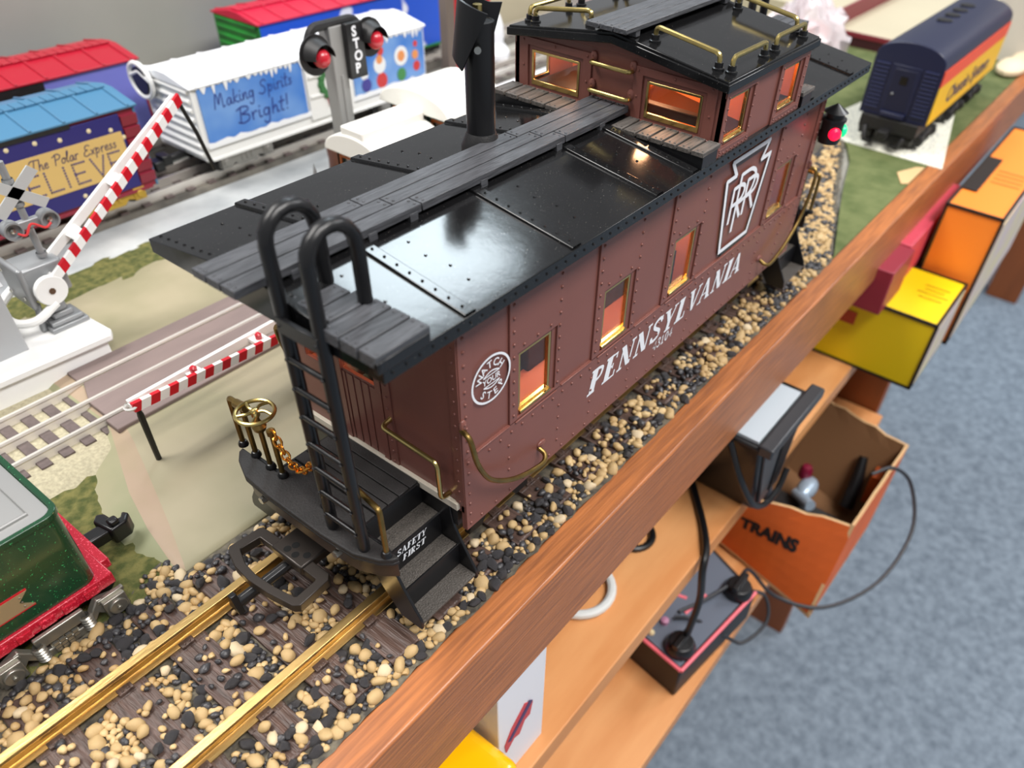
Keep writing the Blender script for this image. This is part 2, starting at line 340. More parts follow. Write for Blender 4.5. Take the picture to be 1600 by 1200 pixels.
# ------------------------------------------------------------------ display cabinet: table, shelves, edge board
cab = world_thing('display_cabinet', 'long wooden display cabinet with orange varnished edge board and two open shelves', 'cabinet', (400, 200, -700))
box('table_top', (-330, 1300, -52, 520, -30, -12), mat('grey_painted_table', (150, 147, 138), .8), cab, 0)
box('edge_board', (-330, 1300, -66.1, -51.7, -60, -8.7), WOOD, cab, 1.2)
box('shelf', (-330, 594, -71.5, 300, -168, -150), SHELF, cab, 0.8)
box('shelf', (-330, 594, -98, 300, -293, -275), SHELF, cab, 0.8)
box('side_panel', (596, 614, -90, 300, -700, -60), BRWOOD, cab, 0.8)
box('side_panel', (-348, -331, -70, 300, -700, -60), BRWOOD, cab, 0.8)
box('back_panel', (-330, 596, 300, 308, -700, -60), BRWOOD, cab, 0)
fl = MB().add([(-3000, -3000, -700), (4000, -3000, -700), (4000, 2500, -700), (-3000, 2500, -700)], [(0, 1, 2, 3)]).build('floor', CARPET); tag(fl, 'blue-grey carpet floor of the shop', 'floor', kind='structure')
wb = MB().box(-330, 900, 515, 523, -12, 128).build('wall_back', WALLG); tag(wb, 'low grey backdrop board behind the toy trains', 'wall', kind='structure')

# ------------------------------------------------------------------ caboose
cb = world_thing('caboose', 'large brown railroad caboose with black roof, cupola and white PENNSYLVANIA lettering', 'toy train car', (147, 0, 0))
X0, X1, YB, ZB, ZT = 8.2, 286.1, 44.4, 27.3, 121
MX = X0 + X1
WX = [38.4, 89.75, 141.86, 240.33]; WW = 18.0; WZ0, WZ1 = 64.6, 90.0
PAN = [(32.6, 62.3), (83, 113.6), (135.3, 165), (234, 263.5)]
holes = [(x, x + WW, WZ0, WZ1) for x in WX]
for sg, nm in ((-1, 'right'), (1, 'left')):
    b = MB(); f = lambda u, v, d, sg=sg: (u, sg * (YB - .8 - d), v)
    b.plate((X0, X1), (ZB, ZT), holes, f, 1.6)
    for (a, c), h in zip(PAN, holes):
        hh = (h[0] - 1.6, h[1] + 2.4, h[2] - 1.2, h[3] + 1.4)
        b.plate((a, c), (62, ZT - .5), [hh], lambda u, v, d, sg=sg: (u, sg * (YB - d), v), .9)
    b.plate((X0, X1), (ZB, 62.4), [], lambda u, v, d, sg=sg: (u, sg * (YB - d), v), .9)
    b.plate((X0, X0 + 6), (62.4, ZT - .5), [], lambda u, v, d, sg=sg: (u, sg * (YB - d), v), .9)
    b.plate((X1 - 6, X1), (62.4, ZT - .5), [], lambda u, v, d, sg=sg: (u, sg * (YB - d), v), .9)
    for a, c in zip([X0 + 6] + [p[1] for p in PAN], [p[0] for p in PAN] + [X1 - 6]):   # ledge below each recessed panel
        b.box(a + .4, c - .4, sg * (YB - 1), sg * (YB + .5), 62.0, 62.7)
    for h in holes: b.box(h[0] - 3, h[1] + 3.4, sg * (YB - 1), sg * (YB + .55), 61.4, 62.1)
    if sg < 0:
        R = lambda x, z: b.rivet((x, -YB, z), (0, -1, 0), .68, .62)
        for a, c in PAN:
            for x in (a + 2.1, c - 2.1):
                z = 65.5
                while z < 119: R(x, z); z += 5.1
            for x in (a + 7.5, (a + c) / 2, c - 7.5): R(x, 93.6)
        z = 30
        while z < 119: R(X0 + 2.2, z); R(X1 - 2.2, z); z += 5.1
        x = X0 + 7
        while x < X1 - 4: R(x, 58.8); x += 6.1
        x = X0 + 8
        while x < X1 - 4: R(x, 29.8); x += 8.2
        for x in (32, 62, 84, 113, 136, 164, 235, 263):
            for z in (35, 41, 47, 53): R(x, z)
    b.build('side_wall', TUSCAN, cb, 0.18, 1)
for sg in (-1, 1):
    for x in WX:
        y0 = sg * (YB - 1.9); b = MB(); fn = lambda u, v, d, sg=sg: (u, sg * (YB - 1.0 - d), v)
        b.plate((x - .2, x + WW + .2), (WZ0 - .2, WZ1 + .2), [(x + 1, x + WW - 1.2, WZ0 + 1.5, WZ1 - 1)], fn, 1.6)
        b.box(x, x + WW, sg * (YB - 1.1), sg * (YB + .1), WZ0 - .4, WZ0 + .7)
        w_ = b.build('window_frame', GOLD, cb, .15, 1)
        MB().box(x + .8, x + WW - .8, sg * (YB - 2.2), sg * (YB - 2.0), WZ0 + 1, WZ1 - .8).build('pane', GLASS, w_)
# end walls with door
for k, (xe, di) in enumerate(((X0, 1), (X1, -1))):
    b = MB(); fx = lambda u, v, d, xe=xe, di=di: (xe + di * d, u, v)
    b.plate((-YB + .9, YB - .9), (36, ZT), [(-3.5, 13.5, 74, 100), (20, 34, 70, 96), (-35, -21, 80, 100)] if k else [(-3.5, 13.5, 74, 100), (20, 34, 70, 96)], fx, 1.6)
    for y in (-YB + 2.4, YB - 2.4, -9.4, 18.5):
        b.box(xe - di * .5, xe + di * .2, y - 2, y + 2, 40, ZT - 1); z = 42
        while z < 119: b.rivet((xe - di * .5, y, z), (-di, 0, 0), .55, .5); z += 5.1
    for y in (-6.5, -2.5, 1.5, 5.5, 9.5, 13.5): b.box(xe - di * .35, xe + .1 * di, y - 1.6, y + 1.6, 41, 73)
    for p in ((-7, -4), (13.5, 16.5)): b.box(xe - di * .7, xe + .1 * di, p[0], p[1], 40, 104)
    b.box(xe - di * .7, xe + .1 * di, -7, 16.5, 101, 104)
    b.build('end_wall', TUSCAN, cb, .15, 1)
    MB().box(xe + .8 * di, xe + 1 * di, -4, 14, 73.5, 100.5).build('door_window_pane', GLASS, cb)
    MB().box(xe - di * 1.6, xe + di * .2, -YB + 3, YB - 3, 37.2, 40.6).build('door_sill', CREAMS, cb, .2)
# interior: floor, partition, benches, stove, stairs to the cupola
MB().box(X0 + 1.8, X1 - 1.8, -YB + 3, -9, 38, 40).build('inner_floor', SALMON, cb); MB().box(X0 + 1.8, X1 - 1.8, -9, YB - 3, 38, 40.6).build('inner_floor_dark', DKIN, cb)  # one floor split in two colours: salmon by the near windows, dark beyond
MB().box(X0 + 2, X1 - 2, YB - 4.6, YB - 3.6, 40, 63).box(X0 + 2, X1 - 2, YB - 4.6, YB - 3.6, 92, 119).build('inner_lining', SALMON, cb)
MB().box(116, 118, -20, 40, 40, 119).box(180, 182, -34, 36, 40, 119).box(70, 71.5, 4, 40, 40, 86).build('inner_partition', SALMON, cb)
MB().box(84, 112, -12, 6, 40, 66).box(34, 62, 10, 30, 40, 60).box(150, 160, -36, -20, 40, 76).box(214, 222, -20, 4, 90, 140).box(160, 164, -44, -6, 124, 134).box(158, 190, 24, 44, 124, 131).build('inner_bench', DKIN, cb, .5)
MB().cyl((250, -24, 40), (250, -24, 78), 8).build('inner_stove', mat('stove_copper', (150, 92, 70), .4), cb)
for p, e in (((52, -10, 112), .1), ((98, -14, 112), .18), ((150, -6, 112), .17), ((248, -6, 112), .22), ((204, -20, 146), .12), ((166, -10, 147), .07), ((172, 28, 146), .04)):
    lamp('caboose_lamp', p, e, (1.0, .52, .26), .007)
# roof: gabled slab with riveted seams and edge strip
EY, RE, RR_ = 51.4, 124.2, 131.4
XR0, XR1 = -25.7, MX + 25.7
def rz(y): return RR_ - (RR_ - RE) * abs(y) / EY
b = MB()
b.prism([(-EY, 119.6), (EY, 119.6), (EY, RE), (0, RR_), (-EY, RE)], 'x', XR0, XR1)
for x in (5.2, 55.3, 105.6, 131.5, 240, 290):
    for sg in (-1, 1):
        b.add([(x + d, sg * yy, rz(yy) + h) for (yy) in (0, EY - .4) for d, h in ((-.2, .05), (.1, .9), (4.2, .9), (4.7, .05))], [(0, 1, 5, 4), (1, 2, 6, 5), (2, 3, 7, 6)])
        y = 13
        while y < 49: b.rivet((x + 2.2, sg * y, rz(y) + .9), (0, sg * .14, 1), .55, .5); y += 5.0
for x in (18, 70, 120, -8, 150 + 95, 305):
    for sg in (-1, 1):
        for y in (16, 24, 32, 40): b.rivet((x + (y % 3), sg * y, rz(y)), (0, sg * .14, 1), .6, .45)
for sg in (-1, 1):
    y = 14
    while y < 50: b.rivet((XR0 + 3, sg * y, rz(y)), (0, sg * .14, 1), .6, .5); y += 4.4
    x = XR0 + 3
    while x < XR1: b.rivet((x, sg * EY, 122), (0, sg, 0), .55, .5); x += 4.95
b.build('roof', BLACKROOF, cb, .25, 2, smooth=11)
def planks(b, x0, x1, y0, y1, n, z, t=1.8, gap=.35, along='x', riv=True):
    for i in range(n):
        if along == 'x':
            p = (y1 - y0) / n; a = y0 + i * p; b.box(x0, x1, a + gap / 2, a + p - gap / 2, z - t, z)
            if riv:
                for x in (x0 + 1.6, x1 - 1.6):
                    for q in (.28, .72): b.rivet((x, a + p * q, z), (0, 0, 1), .5, .35)
        else:
            p = (x1 - x0) / n; a = x0 + i * p; b.box(a + gap / 2, a + p - gap / 2, y0, y1, z - t, z)
b = MB()
for k, (xa, xb) in enumerate(((-36, 26), (26, 101), (101, 150.4))):
    for i in range(3):
        s0 = xa + (0 if xa < 0 else (i - 1) * 6.5); s1 = xb + (0 if xb > 150 else (i - 1) * 6.5)
        b.box(s0 + .25, s1 - .25, 9.4 - 6.3 * i - 5.7, 9.4 - 6.3 * i, 131.8, 134.4)
        for x in (s0 + 1.8, s1 - 1.8):
            for q in (1.7, 4.3): b.rivet((x, 9.4 - 6.3 * i - q, 134.4), (0, 0, 1), .55, .4)
for x in (-18, 10, 27, 60, 102, 130): b.box(x, x + 3.4, -9.2, 9.2, 129.6, 132.7)
b.build('roof_walk', PLANK, cb, .12, 1); b = MB()
for i in range(3): b.box(227.3, MX + 36, 9.4 - 6.3 * i - 5.7, 9.4 - 6.3 * i, 131.8, 134.4)
for x in (232, 262, 300): b.box(x, x + 3.4, -9.2, 9.2, 129.6, 132.7)
b.build('roof_walk', PLANK, cb, .12, 1)
for k in (0, 1):
    b = MB(); Tm = (lambda x, y, z: (MX - x, -y, z)) if k else (lambda x, y, z: (x, y, z)); b.T = Tm
    b.T = None
    xs = lambda x: MX - x if k else x
    n = 6; y0 = -10.2 if not k else 10.2; sg = -1 if not k else 1
    for i in range(n):
        ya = y0 + sg * i * 7.0; yb = ya + sg * 6.3; xa = -27.5 + (3.6 if i < 3 else 0)
        xb = (-10.5, -10.5, -8.5, -8.5, -8.5, -8.5)[i]
        b.box(min(xs(xa), xs(xb)), max(xs(xa), xs(xb)), min(ya, yb), max(ya, yb), 125.2, 129.0)
        for x in (xa + 1.5, xb - 1.5):
            for q in (1.6, 5): b.rivet((xs(x), ya + sg * q, 129.0), (0, 0, 1), .55, .4)
    b.build('roof_platform', PLANK, cb, .2, 1)
    box('platform_bracket', (min(xs(-27), xs(-24.5)), max(xs(-27), xs(-24.5)), min(sg * 32, sg * 52), max(sg * 32, sg * 52), 124.6, 127.4), BLACK, cb, .3)
    box('platform_bracket', (min(xs(-27.5), xs(-9)), max(xs(-27.5), xs(-9)), min(sg * 50.2, sg * 51.8), max(sg * 50.2, sg * 51.8), 123.6, 127.2), BLACK, cb, .3)
# plank aprons in front of and behind the cupola
for (xa, xb) in ((136.5, 150.2), (228.2, 241)):
    for sg in (-1, 1):
        b = MB(); n = 7 if sg < 0 else 6; q0 = 9.8
        for i in range(n):
            p = 42.6 / n; ya = sg * (q0 + i * p); yb = sg * (q0 + i * p + p - .9)
            b.box(xa, xb, min(ya, yb), max(ya, yb), 128.9, 130.7)
            for x in (xa + 1.5, xb - 1.5):
                for q in (.3, .68): b.rivet((x, sg * (q0 + i * p + p * q), 130.7), (0, 0, 1), .5, .38)
        b.build('apron_planks', PLANKY, cb, .2, 1)
        MB().box(xa + .6, xa + 2, min(sg * 11, sg * 51.5), max(sg * 11, sg * 51.5), 124.5, 129).box(xa + 1, xb - 1, min(sg * 49.6, sg * 51.2), max(sg * 49.6, sg * 51.2), 123.5, 129).build('apron_bearer', BLACK, cb, .2, 1)
# cupola
CX0, CX1, CY, CZ0, CZ1 = 150.6, 227.0, 50.6, 123.6, 152.6
def cz(y): return 160.4 - 7.2 * abs(y) / 51.6
for sg in (-1, 1):
    b = MB(); h = [(155.2, 172.2, 129.2, 145.6), (203.8, 220, 129.2, 145.6)]
    b.plate((CX0, CX1), (CZ0, CZ1), h, lambda u, v, d, sg=sg: (u, sg * (CY - .8 - d), v), 1.6)
    for hh, (a, c) in zip(h, ((CX0, 177.4), (198.6, CX1))):
        b.plate((a, c), (CZ0, CZ1 - .2), [(hh[0] - 1.8, hh[1] + 2.6, hh[2] - 1.2, hh[3] + 1)], lambda u, v, d, sg=sg: (u, sg * (CY - d), v), .9)
        b.box(a + 1, c - 1, sg * (CY - 1), sg * (CY + .25), 126.6, 127.3)
        for x in (a + 2.2, c - 2.0):
            z = 126
            while z < 151: b.rivet((x, sg * CY, z), (0, sg, 0), .5, .45); z += 4.1
        x = a + 2
        while x < c - 1: b.rivet((x, sg * CY, 125.2), (0, sg, 0), .45, .4); x += 3.2
    x = CX0 + 2
    b.plate((CX0, CX1), (149.6, CZ1 - .2), [], lambda u, v, d, sg=sg: (u, sg * (CY - d), v), .9)
    while x < CX1: b.rivet((x, sg * CY, 150.9), (0, sg, 0), .5, .45); x += 3.3
    b.build('cupola_side', TUSCAN, cb, .15, 1)
    for hh in h:
        f2 = lambda u, v, d, sg=sg: (u, sg * (CY - 1.2 - d), v)
        w_ = MB().plate((hh[0] - .2, hh[1] + .2), (hh[2] - .2, hh[3] + .2), [(hh[0] + .9, hh[1] - .9, hh[2] + 1.3, hh[3] - .9)], f2, 1.4).box(hh[0], hh[1], sg * (CY - 1.3), sg * (CY - .1), hh[2] - .3, hh[2] + .6).build('cupola_window_frame', GOLD, cb, .12, 1)
        MB().box(hh[0] + .6, hh[1] - .6, sg * (CY - 2.1), sg * (CY - 1.9), hh[2] + 1, hh[3] - .6).build('pane', GLASS, w_)
for xe, di in ((CX0, 1), (CX1, -1)):
    b = MB(); h = [(16.4, 41.2, 131.6, 145.4), (-40.8, -16, 131.6, 145.4)]
    fx = lambda u, v, d, xe=xe, di=di: (xe + di * d, u, v)
    b.plate((-CY + .2, CY - .2), (CZ0 + 5, CZ1), h, fx, 1.6)
    b.prism([(-37, CZ1 - .1), (37, CZ1 - .1), (0, cz(0) - 3)], 'x', xe, xe + di * 1.6)
    for hh in h:
        b.plate((hh[0] - 6, hh[1] + 6), (129.8, 150), [(hh[0] - 1.8, hh[1] + 1.8, 130.6, 147)], lambda u, v, d, xe=xe, di=di: (xe + di * (d - .8), u, v), .9)
        for u, v in ((hh[0] - 4, 148.6), (hh[1] + 4, 148.6), ((hh[0] + hh[1]) / 2, 148.8), (hh[0] - 4, 139), (hh[1] + 4, 139)): b.rivet((xe - di * .8, u, v), (-di, 0, 0), .55, .5)
        b.box(xe - di * 1.1, xe, hh[0] - 5.6, hh[1] + 5.6, 129.8, 130.4)
    for y in (-9.4, 9.4):
        for z in (137.8, 148.2): b.sphere((xe - di * .6, y, z + 1.0), 1.7, 10, (.7, 1, 1.3)); b.rivet((xe - di * 1.6, y, z + 1.6), (-di, 0, 0), .4, .4)
    b.build('cupola_end', TUSCAN, cb, .15, 1)
    for hh in h:
        f2 = lambda u, v, d, xe=xe, di=di: (xe + di * (d - .3), u, v)
        w_ = MB().plate(hh[:2], hh[2:], [(hh[0] + 1.1, hh[1] - 1.1, hh[2] + 2, hh[3] - 1)], f2, 1.2).build('cupola_window_frame', GOLD, cb, .12, 1)
        MB().box(xe + di * .4, xe + di * .6, hh[0] + .9, hh[1] - .9, hh[2] + 1.7, hh[3] - .8).build('pane', GLASS, w_)
    for z in (137.2, 147.6):
        MB().tube(rounded([(xe - di * .4, 9.4, z), (xe - di * 3.4, 9.4, z), (xe - di * 3.4, -9.4, z), (xe - di * .4, -9.4, z)], 1.6), .85, 10).build('grab_rung', BRASS, cb)
MB().box(CX0 + 2, CX1 - 2, 2, 3, 124, 150).box(190, 191, -48, 48, 124, 152).build('cupola_lining', mat('orange_inner_wall', (214, 120, 70), .6), cb)
b = MB(); b.prism([(-51.6, 150.2), (0, 156.6), (51.6, 150.2), (51.6, 153.2), (0, 160.4), (-51.6, 153.2)], 'x', 147.6, 230.2)
b.prism([(-52.3, 149.4), (0, 156.2), (52.3, 149.4), (52.3, 152.4), (0, 159.2), (-52.3, 152.4)], 'x', 146.8, 231)
b.build('cupola_roof', BLACKROOF, cb, .35, 2, smooth=11)
b = MB(); planks(b, 142.5, 235, -9.4, 9.4, 3, 163.4); b.box(150, 153, -9, 9, 159.4, 161.7).box(222, 225, -9, 9, 159.4, 161.7).build('cupola_roof_walk', PLANK, cb, .2, 1)
for sx in (0, 1):
    for sg in (-1, 1):
        X = (lambda x: CX0 + CX1 - x) if sx else (lambda x: x)
        for p, q in (((154.5, 15), (154.5, 43)), ((156.5, 47.5), (184, 47.5))):
            za, zb = cz(p[1]), cz(q[1]); a_, b_ = (X(p[0]), sg * p[1]), (X(q[0]), sg * q[1])
            g = MB().tube(rounded([(*a_, za), (*a_, za + 5.4), (*b_, zb + 5.4), (*b_, zb)], 2.2), .95, 10).build('roof_grab_rail', BRASS, cb)
            for (cx_, cy_), zz in ((a_, za), (b_, zb)): MB().lathe([(2.3, -.3), (2.3, .7), (1.6, .9), (1.6, 2.6), (.5, 2.8)], (cx_, cy_, zz), n=12).build('rail_socket', BLACK, g)
# smoke stack
st = MB().lathe([(7.4, -2.5), (7.4, 0), (5.6, 4.4), (5.3, 5), (0.5, 5)], (85.4, 13, 131.4), n=28).build('stack_base', BLACKM, cb)
MB().tube([(85.4, 13, 135), (85.4, 13, 172.5)], 5.2, 28, caps=False).tube([(85.4, 13, 172.4), (85.4, 13, 160)], 4.3, 28).add([(85.4 + r * math.cos(2 * PI * i / 28), 13 + r * math.sin(2 * PI * i / 28), 172.5) for r in (5.2, 4.4) for i in range(28)], [(i, (i + 1) % 28, 28 + (i + 1) % 28, 28 + i) for i in range(28)]).build('smoke_stack', BLACK, cb)
MB().tube([(85.4, 13, 172.6), (85.4, 13, 161)], 4.5, 28, caps=False).build('stack_liner', mat('grey_steel_liner', (150, 148, 146), .3, metal=.8), cb)
def hood():
    d = Vector((-.76, .65, 0)); p = Vector((.65, .76, 0)); r = 7.6; q = PI * r / 2; rows = 8; cols = 34; v = []
    def at(sv, rr):
        if abs(sv) <= q: a = sv / r; return d * (rr * math.cos(a)) + p * (rr * math.sin(a))
        return p * (rr if sv > 0 else -rr) - d * (abs(sv) - q)
    for k in (0, 1):
        for i in range(rows):
            t = i / (rows - 1); s0 = -(q - 6 + 6.8 * t); s1 = q + 5 + 3 * t
            for j in range(cols):
                u = j / (cols - 1); sv = s0 + (s1 - s0) * u; zb = 158.5 + 3.5 * math.sin(PI * min(1, u * 1.6)) ; zt = 176 + 3.4 * math.sin(PI * min(1, u * 1.15))
                v.append(tuple(Vector((85.4, 13, zb + (zt - zb) * t)) + at(sv, r + .4 - .8 * k) + d * (1.2 - 2.4 * t)))
    n = rows * cols; f = []
    for i in range(rows - 1):
        for j in range(cols - 1):
            a = i * cols + j; f += [(a, a + 1, a + cols + 1, a + cols), (n + a, n + a + cols, n + a + cols + 1, n + a + 1)]
    for j in range(cols - 1):
        for a in (j, (rows - 1) * cols + j): f.append((a, a + 1, n + a + 1, n + a))
    for i in range(rows - 1):
        for a in (i * cols, i * cols + cols - 1): f.append((a, a + cols, n + a + cols, n + a))
    o = MB().add(v, f).build('smoke_deflector', BLACK, cb)
    c = Vector((85.4, 13, 165.5)) - p * 8.0 + d * 1.6
    MB().tube([tuple(c + p * 1.2), tuple(c - p * .2)], 1.2, 12).build('screw', STEEL, o)
    MB().tube([(87.5, 15.2, 168), (87.5, 15.2, 176.5)], 1.6, 12).tube([(84.6, 11.2, 168), (84.6, 11.2, 171.6)], .9, 10).build('brass_stud', BRASS, o)
hood()
# end platforms: deck, steps, ladder, railings, brake wheel, coupler
def smooth_prof(p): return p
for k in (0, 1):
    T = (lambda x, y, z: (MX - x, -y, z)) if k else (lambda x, y, z: (x, y, z))
    def M():
        b = MB(); b.T = T; return b
    # end sill plate with rounded, chamfered corners
    out = [(-14, -21.8), (-22.3, -21.8), (-22.3, -42), (-24.5, -41.2), (-27.5, -37.5), (-31, -29), (-32, -14), (-32, 14), (-31, 29), (-27.5, 37.5), (-24.5, 41.2), (-22.3, 42), (-22.3, 21.8), (-14, 21.8)]
    b = M(); b.prism(out, 'z', 37.4, 39.6); e = b.build('end_deck', DECK, cb, .5, 2)
    b = M()
    for i in range(4): b.box(-13.6 + i * 5.4, -13.6 + i * 5.4 + 5.0, -22, 22, 37.6, 40.0)
    b.box(-14, 8, -21.8, 21.8, 36, 37.8); b.build('deck_boards', DECK, cb, .2, 1)
    inn = [(x + (1.4 if x < -22.4 else 0), y * .98) for x, y in out]
    M().prism(out, 'z', 36.2, 37.5).build('deck_rim', BLACKM, cb, .3)
    M().prism(inn, 'z', 28.5, 36.4).build('end_beam', mat('brown_black_beam', (52, 40, 34), .35), cb, .3)
    b = M(); b.tube([(-29.6, -20, 33), (-32.4, -20, 33)], 1.5, 6); b.tube([(-30, 20, 33), (-32.4, 20, 33)], 1.5, 6); b.build('beam_bolt', STEEL, cb)
    for sg in (-1, 1):
        prof = [(sg * 21.6, 39.4), (sg * 35, 39.4), (sg * 37, 36.5), (sg * 37.6, 31), (sg * 38.6, 26), (sg * 41.5, 20), (sg * 45.4, 13), (sg * 48.2, 8), (sg * 49, 4.4), (sg * 48.4, 2.6), (sg * 38, 2.6), (sg * 29, 14), (sg * 21.6, 26)]
        for x in (-22.2, 7.2): M().prism(prof, 'x', x, x + 1.2).build('step_frame', BLACK, cb, .2, 1)
        b = M()
        for (za, zb, y) in ((29, 39.4, 22), (17.2, 29, 31), (6, 17.2, 39.5)): b.box(-21, 7.2, min(sg * y, sg * (y + .8)), max(sg * y, sg * (y + .8)), za, zb)
        b.build('step_riser', BLACK, cb)
        for z, y in ((29, 22), (17.2, 31), (6, 39.5)):
            M().box(-21, 7.2, min(sg * y, sg * (y + 9)), max(sg * y, sg * (y + 9)), z - 1.2, z).build('step_tread', TREAD, cb, .2, 1)
        if sg < 0:
            b = M(); b.lay = (0, -.004, 0); fs = lambda u, v, T=T: (u, -31.95, v)
            serif_text(b, 'SAFETY', -15.6, 24.9, 3.0, 14.4, fs); serif_text(b, 'FIRST', -13.4, 20.8, 3.0, 11.4, fs); b.build('step_lettering', WHITE, cb, weld=False)
    # ladder
    b = M()
    for y in (-14.6, -30.2):
        pts = [(-27, y, 40), (-27, y, 146)] + [(-19.2 - 7.8 * math.cos(PI * i / 8), y, 146 + 7.8 * math.sin(PI * i / 8)) for i in range(1, 8)] + [(-11.2, y, 145), (-11.2, y, 129)]
        b.tube(pts, 2.3, 12, rz=.85)
    ld = b.build('ladder', BLACK, cb)
    b = M()
    for z in (112.2, 101.6, 90.9, 80, 69.4, 58.6, 47.8): b.tube([(-28.4, -14.8, z), (-28.4, -30, z)], .95, 8)
    b.box(-29.2, -27.6, -31, -13.8, 121, 126); b.build('rung', BLACK, ld, .2, 1)
    b = M()
    for y in (-15, -30):
        for z in (112.2, 101.6, 90.9, 80, 69.4, 58.6, 47.8, 123.5): b.rivet((-29.3 if z < 120 else -29.2, y, z), (-1, 0, 0) if not k else (-1, 0, 0), .6, .5)
    b.build('ladder_bolt', BLACKM, ld)
    # brass railings
    def post(b, y, z, x=-22.2): b.tube([(x, y, 39.6), (x, y, z)], .95, 10)
    b = M(); b.tube(rounded([(-21, 43, 39.6), (-21, 43, 63), (-21.6, 34.5, 63.6), (-21.6, 34.5, 39.6)], 2), 1.0, 10); post(b, 18, 60); b.tube([(-22.2, 18, 60), (-22.2, 18, 62)], 1.6, 10)
    b.tube([(-21.6, 38, 63.3), (-21.6, 31.5, 64.2)], 1.7, 10)
    b.build('brass_railing', BRASSD, cb)
    b = M(); b.tube(rounded([(-22.2, -24, 39.6), (-22.2, -24, 62), (-24.3, -38.2, 62), (-24.3, -38.2, 39.6)], 2), 1.0, 10); post(b, -5.4, 61); b.tube([(-22.2, -5.4, 60), (-22.2, -5.4, 63)], 1.5, 10); b.build('brass_railing', BRASSD, cb)
    b = M()
    for (x, y) in ((-21, 43), (-21.6, 34.5), (-22.2, 25), (-22.2, 18), (-22.2, -5.4), (-24.3, -38.2), (-22.2, -24)): b.lathe([(2, 39.5), (2, 40.3), (1.4, 41.6), (.9, 41.8)], (x, y, 0), n=10)
    b.build('post_collar', BLACK, cb)
    # brake wheel
    c = (-22.2, 25, 66)
    b = M(); b.tube([(c[0] + 6.6 * math.cos(2 * PI * i / 32), c[1] + 6.6 * math.sin(2 * PI * i / 32), c[2] + .4) for i in range(32)], .75, 8, closed=True)
    for i in range(5):
        a = 2 * PI * i / 5; b.tube(curve([(c[0] + .6 * math.cos(a), c[1] + .6 * math.sin(a), c[2] + .6), (c[0] + 3.2 * math.cos(a + .4), c[1] + 3.2 * math.sin(a + .4), c[2] + .9), (c[0] + 6.4 * math.cos(a + .15), c[1] + 6.4 * math.sin(a + .15), c[2] + .4)], 4), .6, 8)
    b.lathe([(1.6, -1), (1.6, 1), (1, 1.8), (.1, 2)], c, n=12)
    bw = b.build('brake_wheel', BRASS, cb)
    b = M(); b.tube([(c[0], c[1], 39.6), (c[0], c[1], 66)], .95, 10); b.lathe([(2.2, 58.5), (2.6, 60), (1.4, 61.5), (1, 63)], (c[0], c[1], 0), n=12); b.build('brake_post', BRASSD, cb)
    # safety chain
    b = M(); n = 12
    cp = [(-22.2 - 1.2 * math.sin(PI * i / n), 17.4 - 22.2 * i / n, 62 - 11.5 * math.sin(PI * min(1, i / n * .98)) * (.75 + .25 * i / n)) for i in range(n + 1)]
    for i in range(n):
        a, d = Vector(cp[i]), Vector(cp[i + 1]); m = (a + d) / 2; t = (d - a).normalized(); u = Vector((1, 0, 0)) if i % 2 else t.cross(Vector((1, 0, 0)))
        L = (d - a).length * .7
        b.tube([tuple(m + t * L * math.cos(2 * PI * j / 10) + u * (1.35 * math.sin(2 * PI * j / 10))) for j in range(10)], .48, 6, closed=True)
    b.build('safety_chain', mat('gold_chain', (226, 160, 72), .25, metal=1.0), cb)
    # coupler: pocket, open frame, uncoupling arm
    DKM = mat('dark_bronze_metal', (58, 52, 48), .35, metal=.5)
    M().box(-37, -20, -3, 14, 12, 16.5).build('coupler_plate', DKM, cb, .8)
    b = M()
    for (x, y) in ((-34, 8), (-34, 3.5), (-31, 7), (-31.5, 0)): b.lathe([(1.5, 16.55), (.01, 16.6)], (x, y, 0), n=14)
    b.build('plate_hole', mat('hole_black', (3, 3, 3), .9), cb)
    ou = [(-32.5, 24.5), (-34, 25.5), (-46.5, 26.5), (-48.2, 24.5), (-50.8, 17), (-51.6, 8), (-50.8, -2), (-48.8, -13), (-47, -15), (-33.5, -14), (-31.5, -12), (-31.5, 6)]
    ir = [(-36.5, 21), (-37, 21.5), (-44.5, 22.3), (-45.2, 21), (-47.6, 15), (-48.3, 8), (-47.6, -1), (-46, -10.2), (-45.4, -11), (-37, -10.6), (-36.2, -10), (-36.2, 6)]
    n = len(ou); b = M(); b.add([(*p, 11.5) for p in ou] + [(*p, 15.5) for p in ou] + [(*p, 15.5) for p in ir] + [(*p, 11.5) for p in ir], [(k_ * n + i, k_ * n + (i + 1) % n, ((k_ + 1) % 4) * n + (i + 1) % n, ((k_ + 1) % 4) * n + i) for k_ in range(4) for i in range(n)]); b.build('coupler_frame', DKM, cb, .3)
    M().tube([(-22, 8, 9), (-46, 10.5, 5.5), (-56, 12, 3.5)], 2.3, 8).prism([(9, 0), (15, 1.5), (13.8, 8.5), (11.5, 8.8)], 'x', -58.5, -56).build('uncoupling_arm', BLACK, cb, .3)
    # trucks
    for yy in (-1, 1):
        M().prism([(22, 3), (30, 2.5), (34, 9), (48, 9), (52, 2.5), (60, 3), (58, 14), (24, 14)], 'y', yy * 29, yy * 32).build('truck_frame', BLACKM, cb, .4)
        for x in (26, 56): M().tube([(x, yy * 20.5, 13.5), (x, yy * 25, 13.5)], 13.3, 24).tube([(x, yy * 20, 13.5), (x, yy * 21, 13.5)], 14.6, 24).build('wheel', DKM, cb)
    M().tube([(26, -20, 13.5), (26, 20, 13.5)], 2, 8).tube([(56, -20, 13.5), (56, 20, 13.5)], 2, 8).box(36, 46, -29, 29, 10, 20).build('axle', BLACKM, cb)
